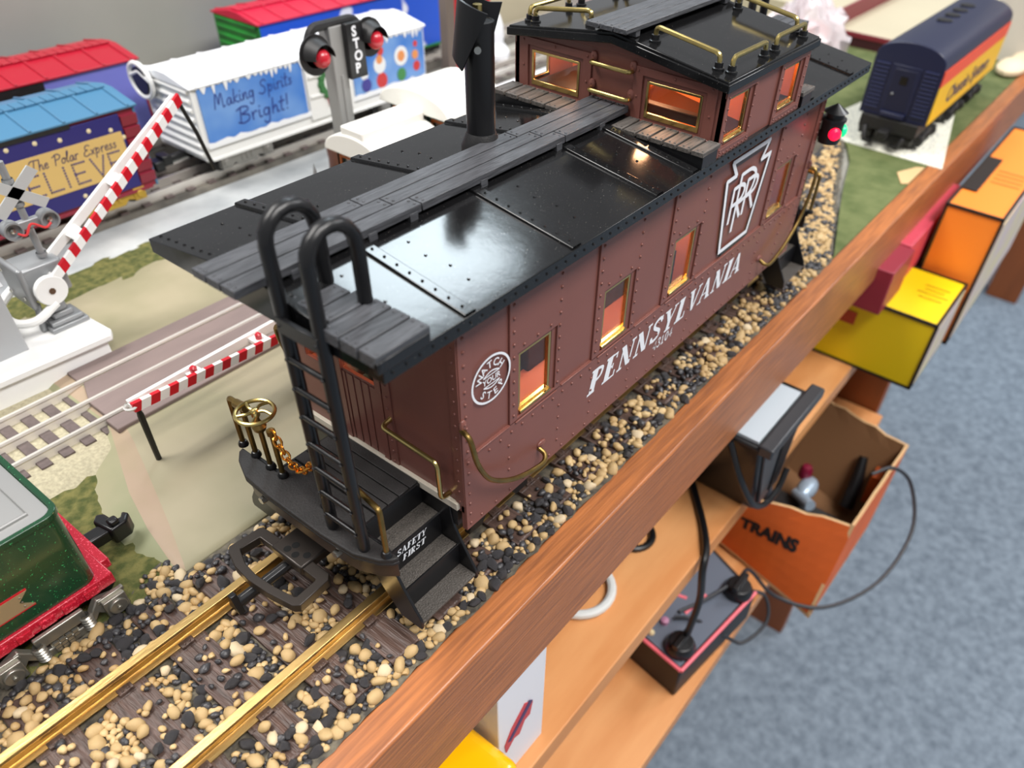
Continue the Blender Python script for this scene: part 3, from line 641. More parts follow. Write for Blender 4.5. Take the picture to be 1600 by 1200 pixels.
    # end wall and side handrails
    b = M(); b.tube(rounded([(8, -10, 63), (3.4, -10, 62), (3.4, -36.5, 60.5), (3.4, -37, 43.5), (8, -37, 43)], 2.2), .95, 10); b.build('end_handrail', BRASS, cb)
    for sg in (-1, 1):
        b = M(); q = [(8, 44.4, 77), (7.4, 48.6, 75.5), (9.6, 49.4, 64), (14.5, 49.4, 53.5), (21, 49.4, 46.8), (30, 49.4, 41), (39.5, 49.4, 37.6), (47, 49.4, 36.6), (50, 47.5, 37.6), (50, 44.4, 39)]
        if sg < 0: b.tube(curve([(x, -y, z) for x, y, z in q], 4), 1.0, 10)
        else: b.tube(curve(q, 4), 1.0, 10)
        b.build('side_handrail', BRASSD, cb)
        M().sphere((8.6, sg * 44.6, 78.6), 1.6, 10, (1, .6, 1.6)).rivet((8.6, sg * 45.4, 79.4), (0, sg, 0), .45, .5).build('handrail_bracket', TUSCAN, cb); M().sphere((51.5, sg * 44.6, 40.5), 1.6, 10, (1.6, .6, 1)).build('handrail_bracket', TUSCAN, cb)
MB().box(8, MX - 8, -40, 40, 27, 36).box(100, 200, -20, 20, 12, 27).build('underframe', BLACKM, cb)
# marker lights on the far end
for sg in (-1, 1):
    c = (290.5, sg * 49, 97)
    b = MB().lathe([(.1, -7), (5.6, -6), (6, -4.5), (6, 5), (6.6, 5.2), (6.6, 6.4), (5, 7), (5, 9), (6.4, 9.4), (.3, 13.4)], c, n=24); b.box(286, 291, sg * 44, sg * 49, 94, 97)
    ml = b.build('marker_light', BLACK, cb)
    for d, m in (((-.76, -.65 * 1, 0), mat('red_glow_lens', (255, 20, 60), .3, emit=((255, 10, 50), 2.2))), ((.55, -.83, 0), mat('green_glow_lens', (20, 200, 120), .3, emit=((10, 220, 130), 1.2))), ((-.76 * -1, .65, 0), mat('red_glow_lens', (0, 0, 0)))):
        v = Vector(d).normalized(); p = Vector(c) + v * 5.4; MB().tube([tuple(p), tuple(p + v * 1.6), tuple(p + v * 2.6)], [3.1, 3.1, 1.8], 18).build('lens', m, ml)
# lettering on the side
fs = lambda u, v: (u, -YB - .1, v)
b = MB(); b.lay = (0, -.004, 0); serif_text(b, 'PENNSYLVANIA', 81.5, 44.4, 11.4, 135, fs, gap=.1); b.build('name_lettering', WHITE, cb, weld=False)
b = MB(); b.lay = (0, -.004, 0); serif_text(b, '43104', 134, 38.7, 4.6, 17, fs, shear=.12, gap=.12); b.build('number_lettering', WHITE, cb, weld=False)
b = MB(); b.lay = (0, -.004, 0); cc = (23.1, 89.2)
ring = [(cc[0] + 9.3 * math.cos(2 * PI * i / 48), cc[1] + 8.8 * math.sin(2 * PI * i / 48)) for i in range(49)]
ribbon(b, ring, .85, fs, False)
def arc_text(txt, r, a0, a1, h, top):
    for i, ch in enumerate(txt):
        a = math.radians(a0 + (a1 - a0) * i / (len(txt) - 1)); t = a - PI / 2 if top else a + PI / 2
        o = Vector((cc[0] + r * math.cos(a), cc[1] + r * math.sin(a))); ex = Vector((math.cos(t), math.sin(t))); ey = Vector((-ex.y, ex.x))
        tmp = MB(); wd = sans(tmp, ch, lambda u, v: (u, v, 0), h, .015)
        sans(b, ch, lambda u, v: fs(*(o + ex * (u - wd / 2) + ey * (v - h / 2))), h, .015)
arc_text('WATCH', 6.1, 156, 38, 2.75, True); arc_text('STEP', 6.1, 226, 320, 2.75, False)
tmp = MB(); wd = sans(tmp, 'YOUR', lambda u, v: (u, v, 0), 2.2, .015); sans(b, 'YOUR', lambda u, v: fs(cc[0] - wd / 2 + u, cc[1] - 1.1 + v), 2.2, .015)
for s_ in (1, -1):
    ribbon(b, [(cc[0] - 4 + 8 * i / 12, cc[1] + s_ * (1.9 + 1.3 * math.sin(PI * i / 12))) for i in range(13)], .5, fs, False); ribbon(b, [(cc[0] - 4, cc[1] + s_ * 1.9), (cc[0] + 4, cc[1] + s_ * 1.9)], .4, fs, False)
b.build('warning_roundel', WHITE, cb, weld=False)
# keystone emblem with drop shade and monogram
key = [(189.6, 66.6), (216.4, 66.6), (223.8, 103.6), (215.8, 103.6), (219.6, 110.6), (183.2, 110.6), (189.4, 103.2), (181.0, 103.2)]
key = [(187.0, 66.8), (215.4, 66.8), (223.4, 103.6), (214.4, 103.4), (219.6, 110.8), (183.2, 110.8), (189.2, 103.4), (180.6, 103.2)]
b = MB(); b.lay = (0, -.002, 0); sh = [(x + 1.4, z - 2.0) for x, z in key]; ribbon(b, sh + [sh[0]], 1.8, lambda u, v: (u, -YB - .06, v)); b.build('emblem_shade', BLACK, cb, weld=False)
b = MB(); b.lay = (0, -.004, 0); kk = key + [key[0]]
for i in range(8): ribbon(b, [kk[i], kk[i + 1]], 2.1, lambda u, v: (u, -YB - .14, v))
fm = lambda u, v: (u, -YB - .12, v)
def mono(x, z0, z1, wd, leg, sw=2.0):
    h = z1 - z0; L = [[(x, z0), (x, z1)], [(p[0], p[1]) for p in curve([(x, z1, 0), (x + wd * .6, z1, 0), (x + wd * .95, z1 - h * .1, 0), (x + wd, z1 - h * .26, 0), (x + wd * .8, z1 - h * .44, 0), (x + wd * .3, z1 - h * .5, 0), (x, z1 - h * .5, 0)], 5)]]
    if leg: L.append([(x + wd * .45, z1 - h * .5), (x + wd * .98, z0)])
    for l in L: ribbon(b, l, sw, fm)
mono(195.6, 74.5, 101.8, 15.5, False); mono(190.2, 80.3, 96.8, 11.2, True); mono(204, 80.3, 96.8, 10.8, True)
b.build('keystone_emblem', WHITE, cb, weld=False)

# ------------------------------------------------------------------ brass garden track with plastic ties
tr = world_thing('model_railway_track', 'brass-railed track on dark brown wood-grained plastic ties under the caboose', 'track', (60, 0, -12))
for sg in (-1, 1):
    y = 22.5 * sg
    MB().prism([(y - 1.7, 0), (y + 1.7, 0), (y + 1.7, -1.6), (y + .8, -2.4), (y + .7, -5.2), (y + 3.6, -5.9), (y + 3.6, -6.6), (y - 3.6, -6.6), (y - 3.6, -5.9), (y - .7, -5.2), (y - .8, -2.4), (y - 1.7, -1.6)], 'x', -330, 323).build('brass_rail', RAILB, tr, .15, 1)
proto = None
for i in range(-7, 17):
    x = -76 + 24 * i
    if x > 330: break
    if x < -200: continue
    t = MB().prism([(-45.5, -12), (-45.5, -7.4), (-44.8, -6.8), (44.8, -6.8), (45.5, -7.4), (45.5, -12)], 'x', x - 7, x + 7)
    for sg in (-1, 1): t.box(x - 7.2, x + 7.2, sg * 22.5 - 5.6, sg * 22.5 + 5.6, -7.2, -6.5)
    tt = t.build('tie', TIE, tr, .35, 1)
    for sg in (-1, 1):
        for s2 in (-1, 1):
            b = MB(); yy = sg * 22.5 + s2 * 3.6
            b.box(x - 2.6, x + 2.6, yy - 1.5, yy + 1.5, -7, -5.2); b.rivet((x - 1, yy + .5 * s2, -5.2), (0, 0, 1), .5, .5); b.rivet((x + 1, yy + .5 * s2, -5.2), (0, 0, 1), .5, .5)
            b.build('rail_clip', TIE, tt, .15, 1)
# ballast bed
b = MB(); gx = 120; gy = 14
bed = [(x, y) for x in range(-330, 600, 10) for y in range(-54, 61, 6)]
def edge_y(x): return -51.9 if x < 362 else -51.9 + (x - 362) * .35
rows = []
for x in range(-330, 581, 5):
    lo = edge_y(x); hi = 62 if x < -50 else 50; row = []
    for j in range(24):
        y = lo + (hi - lo) * j / 23; h = -9.6 + 1.1 * random.random() - (.8 if j in (0,) else 0) + (.5 * math.sin(x * .21 + y * .3))
        if j == 0: y -= random.random() * 1.6; h = -8.5
        if j == 1: h = -8.7
        row.append((x, y, h))
    rows.append(row)
v = [p for r in rows for p in r]; f = [(i * 24 + j, (i + 1) * 24 + j, (i + 1) * 24 + j + 1, i * 24 + j + 1) for i in range(len(rows) - 1) for j in range(23)]
bedo = MB().add(v, f).build('ballast_bed', DIRT, smooth=60); tag(bedo, 'grey gritty ballast bed that the pebbles are glued into', 'ballast', kind='stuff')
# pebbles
def pebble_mesh(seed, m, el):
    rnd = random.Random(seed); bm = bmesh.new(); bmesh.ops.create_icosphere(bm, subdivisions=2, radius=1)
    dirs = [(Vector((rnd.uniform(-1, 1), rnd.uniform(-1, 1), rnd.uniform(-1, 1))).normalized(), rnd.uniform(.55, .95)) for _ in range(7 if m is not COAL else 11)]
    for vv in bm.verts:
        n = vv.co.normalized(); r = 1
        for d, k in dirs: 
            q = n.dot(d)
            if q > 0: r = min(r, k / q + .06)
        vv.co = n * r * (1 + .05 * rnd.uniform(-1, 1)); vv.co.x *= el
    me = bpy.data.meshes.new('pebble'); bm.to_mesh(me); bm.free(); me.materials.append(m); me.shade_smooth()
    if m is COAL: me.set_sharp_from_angle(angle=math.radians(38))
    return me
TANS = [pebble_mesh(i, TAN if i % 8 else TANL, 1 + .12 * (i % 5)) for i in range(9)]; BLKS = [pebble_mesh(50 + i, COAL, 1.05 + .1 * (i % 4)) for i in range(7)]
def on_tie(x, y):
    return abs(((x + 76 + 12) % 24) - 12) < 7.4 and abs(y) < 45.5 and x < 330
stones = []
rnd = random.Random(11); cell = {}
def try_stone(x, y, r, z, kind):
    k = (int(x // 6), int(y // 6))
    for i in (-1, 0, 1):
        for j in (-1, 0, 1):
            for (a, b_, c_) in cell.get((k[0] + i, k[1] + j), ()):
                if (a - x) ** 2 + (b_ - y) ** 2 < ((r + c_) * .66) ** 2: return
    cell.setdefault(k, []).append((x, y, r)); stones.append((x, y, z, r, kind))
for n in range(130000):
    x = rnd.uniform(-172, 570); y = rnd.uniform(-51.5, 60)
    if x < 0: pass
    elif x < 300 and y > -30: continue
    elif x > 300 and y > 30: continue
    if y < edge_y(x) + 1.2: continue
    if x > 432 and y < edge_y(x) + 4: continue
    if y > 46 and x > -58: continue
    if abs(abs(y) - 22.5) < 5.4 and x < 326: continue
    if y > 52 and x < -58 and rnd.random() < .6: continue
    if y > 51 and x < -72: continue
    cl = math.sin(x * .11 + y * .07) + math.sin(x * .05 - y * .16 + 2)
    kind = 'tan' if rnd.random() < .55 + .17 * cl else 'black'
    r = rnd.choice((1.5, 1.9, 2.2, 2.5, 2.9, 3.3)) * (.92 if kind == 'tan' else .88)
    if n < 3000: r *= 1.15
    if n > 60000: r = rnd.uniform(.9, 1.5)
    z = -8.6
    if on_tie(x, y):
        if rnd.random() < (.96 if abs(y) < 36 else .8): continue
        z = -6.0; r = min(r, 2.3)
    if -33 < x < 12 and 20 < -y < 52 and z > -7: continue
    if -24 < x < 10 and -50 < y < -36: r = min(r, 2.2)
    try_stone(x, y, r, z, kind)
cl_ = (-123.4, -173.5, 241.7)
stones.sort(key=lambda s: ((s[0] - cl_[0]) ** 2 + (s[1] - cl_[1]) ** 2 + (s[2] - cl_[2]) ** 2) / s[3] ** 2)
def in_frame(x, y, z):
    v = [x - cl_[0], y - cl_[1], z - cl_[2]]; q = [sum(a * b for a, b in zip(r, v)) for r in (R_, D_, F_)]
    u, t = 865.4 + 1186.3 * q[0] / q[2], 698.5 + 1186.3 * q[1] / q[2]; return -10 < u < 1610 and -10 < t < 1210
vis = [s for s in stones if in_frame(*s[:3])]; ind = vis[:300]; rest = vis[300:]
for (x, y, z, r, kind) in ind:
    tan = kind == 'tan'
    o = bpy.data.objects.new('pebble' if tan else 'ballast_stone', rnd.choice(TANS if tan else BLKS)); C.objects.link(o)
    o.location = (x * .001, y * .001, (z + r * .18) * .001); o.rotation_euler = (rnd.uniform(-.5, .5), rnd.uniform(-.5, .5), rnd.uniform(0, 6.3)); o.scale = (r * .001 * rnd.uniform(.85, 1.15), r * .001 * rnd.uniform(.8, 1.1), r * .001 * rnd.uniform(.65, .9))
    if tan: tag(o, 'rounded tan pebble glued in the ballast around the brass rails', 'pebble', 'tan pebbles of the ballast')
    else: tag(o, 'angular black stone glued in the ballast around the brass rails', 'stone', 'black stones of the ballast')
b = MB(); gm = [TAN, COAL]
for (x, y, z, r, kind) in rest:
    me = rnd.choice(TANS if kind == 'tan' else BLKS); M4 = Matrix.Rotation(rnd.uniform(0, 6.3), 3, 'Z') @ Matrix.Rotation(rnd.uniform(-.5, .5), 3, 'X'); b.cur = 0 if kind == 'tan' else 1
    b.add([tuple(Vector((x, y, z + r * .18)) + M4 @ Vector((q.co.x * r, q.co.y * r * .95, q.co.z * r * .8))) for q in me.vertices], [tuple(p.vertices) for p in me.polygons])
g = b.build('ballast_gravel', gm, smooth=60, weld=False); tag(g, 'mixed tan and black gravel along the far side of the brass track', 'gravel', kind='stuff')
# mossy ground near the green car
v = []; f = []; nx, ny = 60, 24
for i in range(nx):
    for j in range(ny):
        x = -330 + 290 * i / (nx - 1); y = 50 + 90 * j / (ny - 1); v.append((x, y, -9.6 + 1.6 * random.random() * (1 if j else 0)))
f = [(i * ny + j, (i + 1) * ny + j, (i + 1) * ny + j + 1, i * ny + j + 1) for i in range(nx - 1) for j in range(ny - 1)]
o = MB().add(v, f).build('moss_ground', MOSS, smooth=60); tag(o, 'green mossy scatter on the ground beside the green car', 'moss', kind='stuff')
MB2 = MB().add([(-330, 270, -9.9), (520, 270, -9.9), (520, 300, -9.9), (-330, 300, -9.9)], [(0, 1, 2, 3)])
v = []; nx, ny = 90, 8
for i in range(nx):
    for j in range(ny): v.append((-330 + 830 * i / (nx - 1), 268 + 34 * j / (ny - 1), -9.5 + 1.8 * random.random()))
f = [(i * ny + j, (i + 1) * ny + j, (i + 1) * ny + j + 1, i * ny + j + 1) for i in range(nx - 1) for j in range(ny - 1)]
o = MB().add(v, f).build('moss_strip', MOSS, smooth=60); tag(o, 'strip of green moss between the road and the silver strip', 'moss', kind='stuff')
# ------------------------------------------------------------------ road crossing (moulded beige ramp) and toy track
rc = world_thing('road_crossing', 'moulded beige road crossing ramp with brown boards between the toy rails', 'road', (100, 160, -12))
crest = [(-30, 279, -9.6), (-26, 268, -7.8), (-25, 240, -5), (-24, 200, -2.2), (-24, 150, -2.2), (-30, 128, -3), (-39, 100, -5), (-47, 76, -6.6), (-55, 54, -8), (-56.5, 50.5, -8.6)]
foot = [(-34, 279, -10), (-34, 268, -10), (-60, 240, -10), (-44, 200, -10), (-40, 150, -10), (-54, 130, -10), (-66, 112, -10), (-67.5, 90, -10), (-61.5, 64, -10), (-59, 52, -10)]
mid = [tuple(Vector(a) * .72 + Vector(c) * .28 + Vector((-1.5, 0, .8))) for a, c in zip(crest, foot)]
right = [(460, a[1] if a[1] > 60 else 48.5, a[2]) for a in crest]
b = MB(); n = len(crest)
for A, Bc in ((foot, mid), (mid, crest), (crest, right)):
    b.cur = 1 if A is mid else 2 if A is foot else 0
    b.add(A + Bc, [(i, i + 1, n + i + 1, n + i) for i in range(n - 1)])
b.cur = 0; b.add([(-56.5, 50.5, -8.6), (460, 48.5, -8.6), (460, 48.2, -12), (-58, 50, -12)], [(0, 1, 2, 3)])
b.build('road_ramp', [ROAD, ROADE, mat('greenish_ramp_foot', (136, 138, 104), .55, rgb2=(152, 146, 116), vscale=30)], rc, smooth=70)
for (ya, yb, x0, x1) in ((185, 197, -24, 440), (169.4, 183, -28, 440), (152.4, 167, -29, 440), (138.5, 149, -31, 440)):
    b = MB(); n = 1 if yb > 184 or yb < 150 else 1
    b.prism([(x0, ya), (x1, ya), (x1, yb), (x0 + (5 if yb < 190 and ya > 168 else 0), yb)], 'z', -4, -.7); b.build('crossing_board', ROADGRAY, rc, .4, 1)
ft = world_thing('toy_train_track', 'three-rail toy train track with sandy roadbed crossing the beige road', 'track', (0, 167.7, -12))
MB().prism([(122, -11), (136, -5.2), (199, -5.2), (207, -11)], 'x', -330, -29).build('roadbed', SAND, ft)
MB().add([(-29, 122, -10), (-29, 136, -5.2), (-29, 150, -5.2), (-24, 150, -8), (-44, 136, -9.5), (-66, 121, -9.8), (-66, 128, -8)], [(0, 1, 2, 3), (0, 3, 4), (0, 4, 5)]).build('roadbed_end', SAND, ft)
b = MB()
for i in range(30): x = -32 - 10 * i; b.box(x - 2.6, x + 2.6, 144, 191, -5.6, -4.2)
b.build('sleepers', mat('grey_brown_sleeper', (92, 80, 78), .5, var=.2), ft, .2, 1)
for y in (150.7, 167.8, 184.8): MB().prism([(y - 1.3, -5.2), (y + 1.3, -5.2), (y + .6, -2), (y + 1.1, -.9), (y + .7, 0), (y - .7, 0), (y - 1.1, -.9), (y - .6, -2)], 'x', -330, 560).build('toy_rail', RAILS, ft)
# ------------------------------------------------------------------ crossing gate with raised arm, flasher mast and shanty
def striped_arm(parent, p0, p1, yc, wide0, wide1, seed=0, lamps=(.28, .62)):
    """tapered open gate arm from p0 to p1 (x,z) in the plane y = yc: a striped bar, a plain bar, cross ties and red lamps"""
    a, d = Vector((p0[0], 0, p0[1])), Vector((p1[0], 0, p1[1])); t = (d - a).normalized(); n = Vector((0, 1, 0)); L = (d - a).length
    nrm = t.cross(n)
    def P(s, o, k): q = a + t * s + nrm * k; return (q.x, yc + o, q.z)
    N = 24
    for side, nm in ((-1, 'striped_bar'), (1, 'plain_bar')):
        b = MB()
        for i in range(N):
            s0, s1 = L * i / N, L * (i + 1) / N; w0 = wide0 + (wide1 - wide0) * i / N; w1 = wide0 + (wide1 - wide0) * (i + 1) / N
            b.cur = 1 if (side < 0 and i % 2 == 1) else 0; sk = 1.6 if side < 0 else 0
            v = []
            for s, w_ in ((s0, w0), (s1, w1)):
                for o in (side * w_ - 1.0, side * w_ + 1.0):
                    for k in (-2.2, 2.2): v.append(P(s + (sk if k > 0 and 0 < s < L else 0), o, k))
            b.add(v, [(0, 1, 3, 2), (4, 6, 7, 5), (0, 4, 5, 1), (2, 3, 7, 6), (0, 2, 6, 4), (1, 5, 7, 3)])
        b.build(nm, [WHITEP, RED], parent, weld=False, smooth=0)
    for fr in (0, lamps[0], lamps[1], .99):
        b = MB()
        w_ = wide0 + (wide1 - wide0) * fr; h = 3.4 if fr in lamps else 1.2
        v = [P(L * fr + q, o, k) for q in (-h, h) for o in (-w_, w_) for k in (-.9, .9)]
        b.add(v, [(0, 1, 3, 2), (4, 6, 7, 5), (0, 4, 5, 1), (2, 3, 7, 6), (0, 2, 6, 4), (1, 5, 7, 3)])
        b.build('arm_tie', WHITEP, parent)
    for fr in lamps:
        MB().tube([P(L * fr, 0, -.8 * 1), P(L * fr, 0, -3.2), P(L * fr, 0, -4)], [1.6, 1.6, .8], 12).build('arm_lamp', REDL, parent)
g1 = world_thing('crossing_gate', 'silver and white crossing gate with raised red-striped arm on a white base', 'crossing gate', (-20, 215, -8))
MB().prism([(-120, 199.5), (2, 194.5), (4.5, 199), (2.5, 232), (-120, 240)], 'z', 6, 10).prism([(-120, 201), (0, 196.5), (0, 230), (-120, 238)], 'z', -10, 6.2).build('base_plate', WHITEP, g1, .8)
b = MB().box(-110, -30.2, 211.7, 236, 9.8, 46); b.prism([(208, 46), (240, 46), (224, 60)], 'x', -112, -28); b.build('shanty', mat('shanty_grey', (170, 172, 174), .5), g1, .5)
b = MB()
for (a, z0, z1) in ((9.5, 9.8, 12.5), (8, 12.5, 15), (5, 15, 18), (3.4, 18, 36)): b.box(-12 - a + 5, -12 + a + 5, 222 - a * .8, 222 + a * .8, z0, z1)
b.build('pedestal', GREYP, g1, .6)
b = MB().box(-17, 3, 219, 237, 27, 44); b.box(-19, -16, 217, 239, 24, 46).cyl((-18, 221, 10), (-15.5, 221, 26), 1.6); b.build('motor_box', GREYP, g1, 1.4, 3)
for p in ((-19.4, 221, 30), (-19.4, 235, 41), (-19.4, 235, 29)): MB().rivet(p, (-1, 0, 0), 1.2, .8).build('screw', STEEL, g1)
b = MB(); b.lathe([(.1, -1.4), (7.5, -1.4), (7.8, 0), (7.5, 1.4), (.1, 1.4)], (-9, 214, 33), 'y', 24)
b.lathe([(7.5, -1.2), (8, 0), (7.5, 1.2)], (-9, 241, 33), 'y', 24)
b.tube(curve([(-9, 214, 26), (-20, 214, 21), (-27, 219, 20), (-29, 227, 21), (-27, 237, 22), (-18, 241, 26), (-9, 241, 30)], 5), 2.2, 8)
b.build('arm_pivot', WHITEP, g1, .3)
MB().lathe([(.1, -1.8), (1.6, -1.8), (1.6, -1)], (-9, 214, 33), 'y', 8).build('pivot_screw', mat('rusty_screw', (120, 96, 78), .4, metal=.8), g1)
arm = None
striped_arm(g1, (-5, 38), (86, 99), 221, 7.2, 1.6, lamps=(.22, .52))
MB().tube([(86, 221, 98), (92, 222, 80), (97, 222, 58)], 1.1, 8).build('arm_strut', BLACK, g1)
b = MB().cyl((-2.5, 225, 44), (-2.5, 225, 92), 1.7, n=12)
for z in (46, 62, 72, 83): b.lathe([(2.4, z - 1), (2.6, z), (2.4, z + 1)], (-2.5, 225, 0), n=14)
b.build('mast', GREYP, g1)
b = MB()
for s_ in (1, -1):
    v = [(-2.5 + s_ * 11 * u + w_ * .7 * s_, 222.6 - .8 * k, 78 + 8.5 * u - w_ * .7) for u in (-1, 1) for w_ in (-2.6, 2.6) for k in (0, 1)]
    b.add(v, [(0, 1, 3, 2), (4, 6, 7, 5), (0, 4, 5, 1), (2, 3, 7, 6), (0, 2, 6, 4), (1, 5, 7, 3)])
b.build('crossbuck', mat('pale_grey_sign', (196, 198, 198), .4, metal=.2), g1)
b = MB().box(-11, 6, 222.5, 226, 60.6, 64.6); b.build('lamp_bar', GREYP, g1, .5)
for x in (-11, 6):
    l = MB().lathe([(3.6, -1.5), (4.4, -1.5), (4.4, 4), (3, 5.5), (.1, 5.5)], (x, 221, 62.6), 'y', 20).lathe([(3.6, -1.5), (3.4, 1), (.1, 1.2)], (x, 221, 62.6), 'y', 20).build('flasher_lamp', GREYP, g1)
    MB().lathe([(.1, -1), (1.2, -.6), (1.4, 1)], (x, 221, 62.6), 'y', 12).build('bulb', STEEL, l)
MB().tube(curve([(-10, 219.4, 61.4), (-7, 218.6, 60), (-3, 219, 64), (2, 218.6, 60.5), (5.5, 219.4, 61.4)], 6), .6, 8).build('red_wire', mat('red_wire', (214, 60, 62), .4), g1)
g2 = world_thing('crossing_gate', 'crossing gate with lowered white and red striped arm across the beige road', 'crossing gate', (74, 113, -5))
striped_arm(g2, (72, 25.5), (-30, 26.5), 113, 7, 1.5, lamps=(.36, .7))
MB().lathe([(2.6, -.8), (3.0, 0), (2.6, .8)], (-30, 113, 26.5), 'z', 18).build('arm_ring', WHITEP, g2)
MB().tube([(-28, 112.2, 25), (-28, 112, 21), (-28.6, 111, 0), (-28.6, 111, -4.4)], [.7, 1.5, 1.3, 1.3], 8).build('arm_strut', BLACK, g2)
MB().box(66, 90, 104, 122, -5, 2).box(70, 84, 107, 119, 2, 34).build('pedestal', GREYP, g2, .8)

# ------------------------------------------------------------------ silver strip, back tracks
o = box('platform_strip', (-330, 520, 300, 337, -12, -8.6), SILVER, None, .6); tag(o, 'long silver-painted strip along the back tracks', 'platform')
for yc, lab in ((361.5, 'grey toy train track under the blue-roofed and white snowy cars'), (444, 'rearmost grey toy train track along the backdrop board')):
    t = world_thing('toy_train_track', lab, 'track', (200, yc, -12))
    MB().prism([(yc - 25, -12), (yc - 22, -6), (yc + 22, -6), (yc + 25, -12)], 'x', -330, 900).build('roadbed', mat('grey_roadbed', (112, 107, 98), .8, rgb2=(74, 71, 66), vscale=60), t)
    for dy in (-16, 0, 16): MB().box(-330, 900, yc + dy - 1, yc + dy + 1, -6, 0).build('toy_rail', RAILS, t)
    b = MB()
    for i in range(70): b.box(-320 + 17 * i, -314 + 17 * i, yc - 21, yc + 21, -6.2, -4.6)
    b.build('sleepers', mat('grey_brown_sleeper', (0, 0, 0)), t)
# ------------------------------------------------------------------ toy cars
def truck(parent, xc, yc, m, side=-1, hw=26, z0=0, wheelr=8.5, wheels=True):
    for sg in (-1, 1):
        y = yc + sg * hw
        b = MB(); b.prism([(xc - 22, z0 + 5), (xc - 18, z0 + 11), (xc - 8, z0 + 12), (xc - 4, z0 + 15), (xc + 4, z0 + 15), (xc + 8, z0 + 12), (xc + 18, z0 + 11), (xc + 22, z0 + 5), (xc + 16, z0 + 4), (xc + 10, z0 + 6), (xc + 7, z0 + 3), (xc - 7, z0 + 3), (xc - 10, z0 + 6), (xc - 16, z0 + 4)], 'y', y - 1.4, y + 1.4)
        for dx in (-18, 18): b.box(xc + dx - 4, xc + dx + 4, y - 2.4, y + 2.4, z0 + 4, z0 + 12); b.cyl((xc + dx, y - 3.4, z0 + 8), (xc + dx, y + 3.4, z0 + 8), 2.6, n=12)
        for dx in (-4, 0, 4): b.cyl((xc + dx, y - 1, z0 + 6), (xc + dx, y - 1, z0 + 12), 1.5, n=8)
        b.build('truck_frame', m, parent, .4)
    for dx in (-18, 18):
        MB().tube([(xc + dx, yc - 20, z0 + wheelr), (xc + dx, yc - 15, z0 + wheelr)], wheelr, 20).tube([(xc + dx, yc + 15, z0 + wheelr), (xc + dx, yc + 20, z0 + wheelr)], wheelr, 20).cyl((xc + dx, yc - 20, z0 + wheelr), (xc + dx, yc + 20, z0 + wheelr), 1.6, n=8).build('wheelset', mat('dark_wheel', (40, 38, 36), .4, metal=.4), parent)
def boxcar(label, x0, x1, yc, hw, z0, z1, mside, mroof, mend, mtruck, zrail=0, ribs=8, ridge=5.5, over=1.5, munder=None):
    t = world_thing('toy_boxcar', label, 'toy train car', ((x0 + x1) / 2, yc, zrail))
    MB().box(x0 + 1, x1 - 1, yc - hw + .6, yc + hw - .6, z0, z1).build('body', mside, t, .5)
    for s_, xe in ((-1, x0), (1, x1)):
        b = MB(); b.box(min(xe, xe - s_ * 1.4), max(xe, xe - s_ * 1.4), yc - hw, yc + hw, z0, z1)
        for i in range(ribs):
            z = z0 + 4 + (z1 - z0 - 7) * i / (ribs - 1); b.prism([(xe, z - 1.6), (xe + s_ * 1.6, z), (xe, z + 1.6)] if s_ > 0 else [(xe, z - 1.6), (xe, z + 1.6), (xe - 1.6, z)], 'y', yc - hw + 3, yc + hw - 3) if False else b.tube([(xe, yc - hw + 3, z), (xe, yc + hw - 3, z)], 1.7, 8)
        b.build('end_panel', mend, t, .2)
    b = MB()
    b.prism([(yc - hw - over, z1 - .5), (yc + hw + over, z1 - .5), (yc + hw + over, z1 + .8), (yc + 5, z1 + ridge), (yc - 5, z1 + ridge), (yc - hw - over, z1 + .8)], 'x', x0 - 1.5, x1 + 1.5)
    n = int((x1 - x0) / 20)
    for i in range(n + 1):
        x = x0 + 3 + (x1 - x0 - 8) * i / n
        for sg in (-1, 1): b.add([(x + q, yc + sg * yy, z1 + zz) for q in (0, 1.8) for yy, zz in ((hw + over, .9), (hw + over, 1.7), (6, ridge + .8), (6, ridge - .2))], [(0, 1, 2, 3), (4, 7, 6, 5), (0, 4, 5, 1), (1, 5, 6, 2)])
    b.build('roof', mroof, t, .3)
    b = MB()
    for i in range(int((x1 - x0) / 6.2)): b.box(x0 + 1 + 6.2 * i, x0 + 6.7 + 6.2 * i, yc - 5, yc + 5, z1 + ridge, z1 + ridge + 1.4)
    b.build('roof_walk', mroof, t, .2)
    MB().box(x0 + 4, x1 - 4, yc - hw - .4, yc + hw + .4, z0 - .8, z0 + 1.2).box(x0 + 20, x1 - 20, yc - 14, yc + 14, z0 - 6, z0 - .5).build('underframe', munder or mend, t, .3)
    for xc in (x0 + 32, x1 - 32): truck(t, xc, yc, mtruck, z0=zrail)
    for s_, xe in ((-1, x0), (1, x1)):
        MB().box(min(xe, xe + s_ * 14), max(xe, xe + s_ * 14), yc - 2.4, yc + 2.4, z0 - 3, z0 + 1).prism([(yc - 5, z0 - 4), (yc + 5, z0 - 4), (yc + 5, z0 + 3), (yc - 5, z0 + 3)], 'x', xe + s_ * 13, xe + s_ * 20).build('coupler', BLACK, t, .8)
    return t
DKBLUE = mat('midnight_blue_panel', (44, 40, 110), .4); MAROON = mat('maroon_plastic', (136, 38, 56), .4); LTBLUE = mat('light_blue_roof', (68, 118, 152), .4); GOLDP = mat('gold_sign_panel', (214, 180, 112), .4)
bc = boxcar('toy boxcar with light blue roof and gold BELIEVE sign', -92, 116, 361.5, 28.5, 10, 61.5, MAROON, LTBLUE, LTBLUE, mat('gold_truck', (196, 160, 66), .35, metal=.5), munder=MAROON)
yS = 333.2
b = MB()
for i in range(6): b.prism([(yS - .8, 14 + 7.4 * i), (yS + .6, 14 + 7.4 * i), (yS + .6, 20.6 + 7.4 * i), (yS - 1.8, 20 + 7.4 * i)], 'x', 105, 115.4)
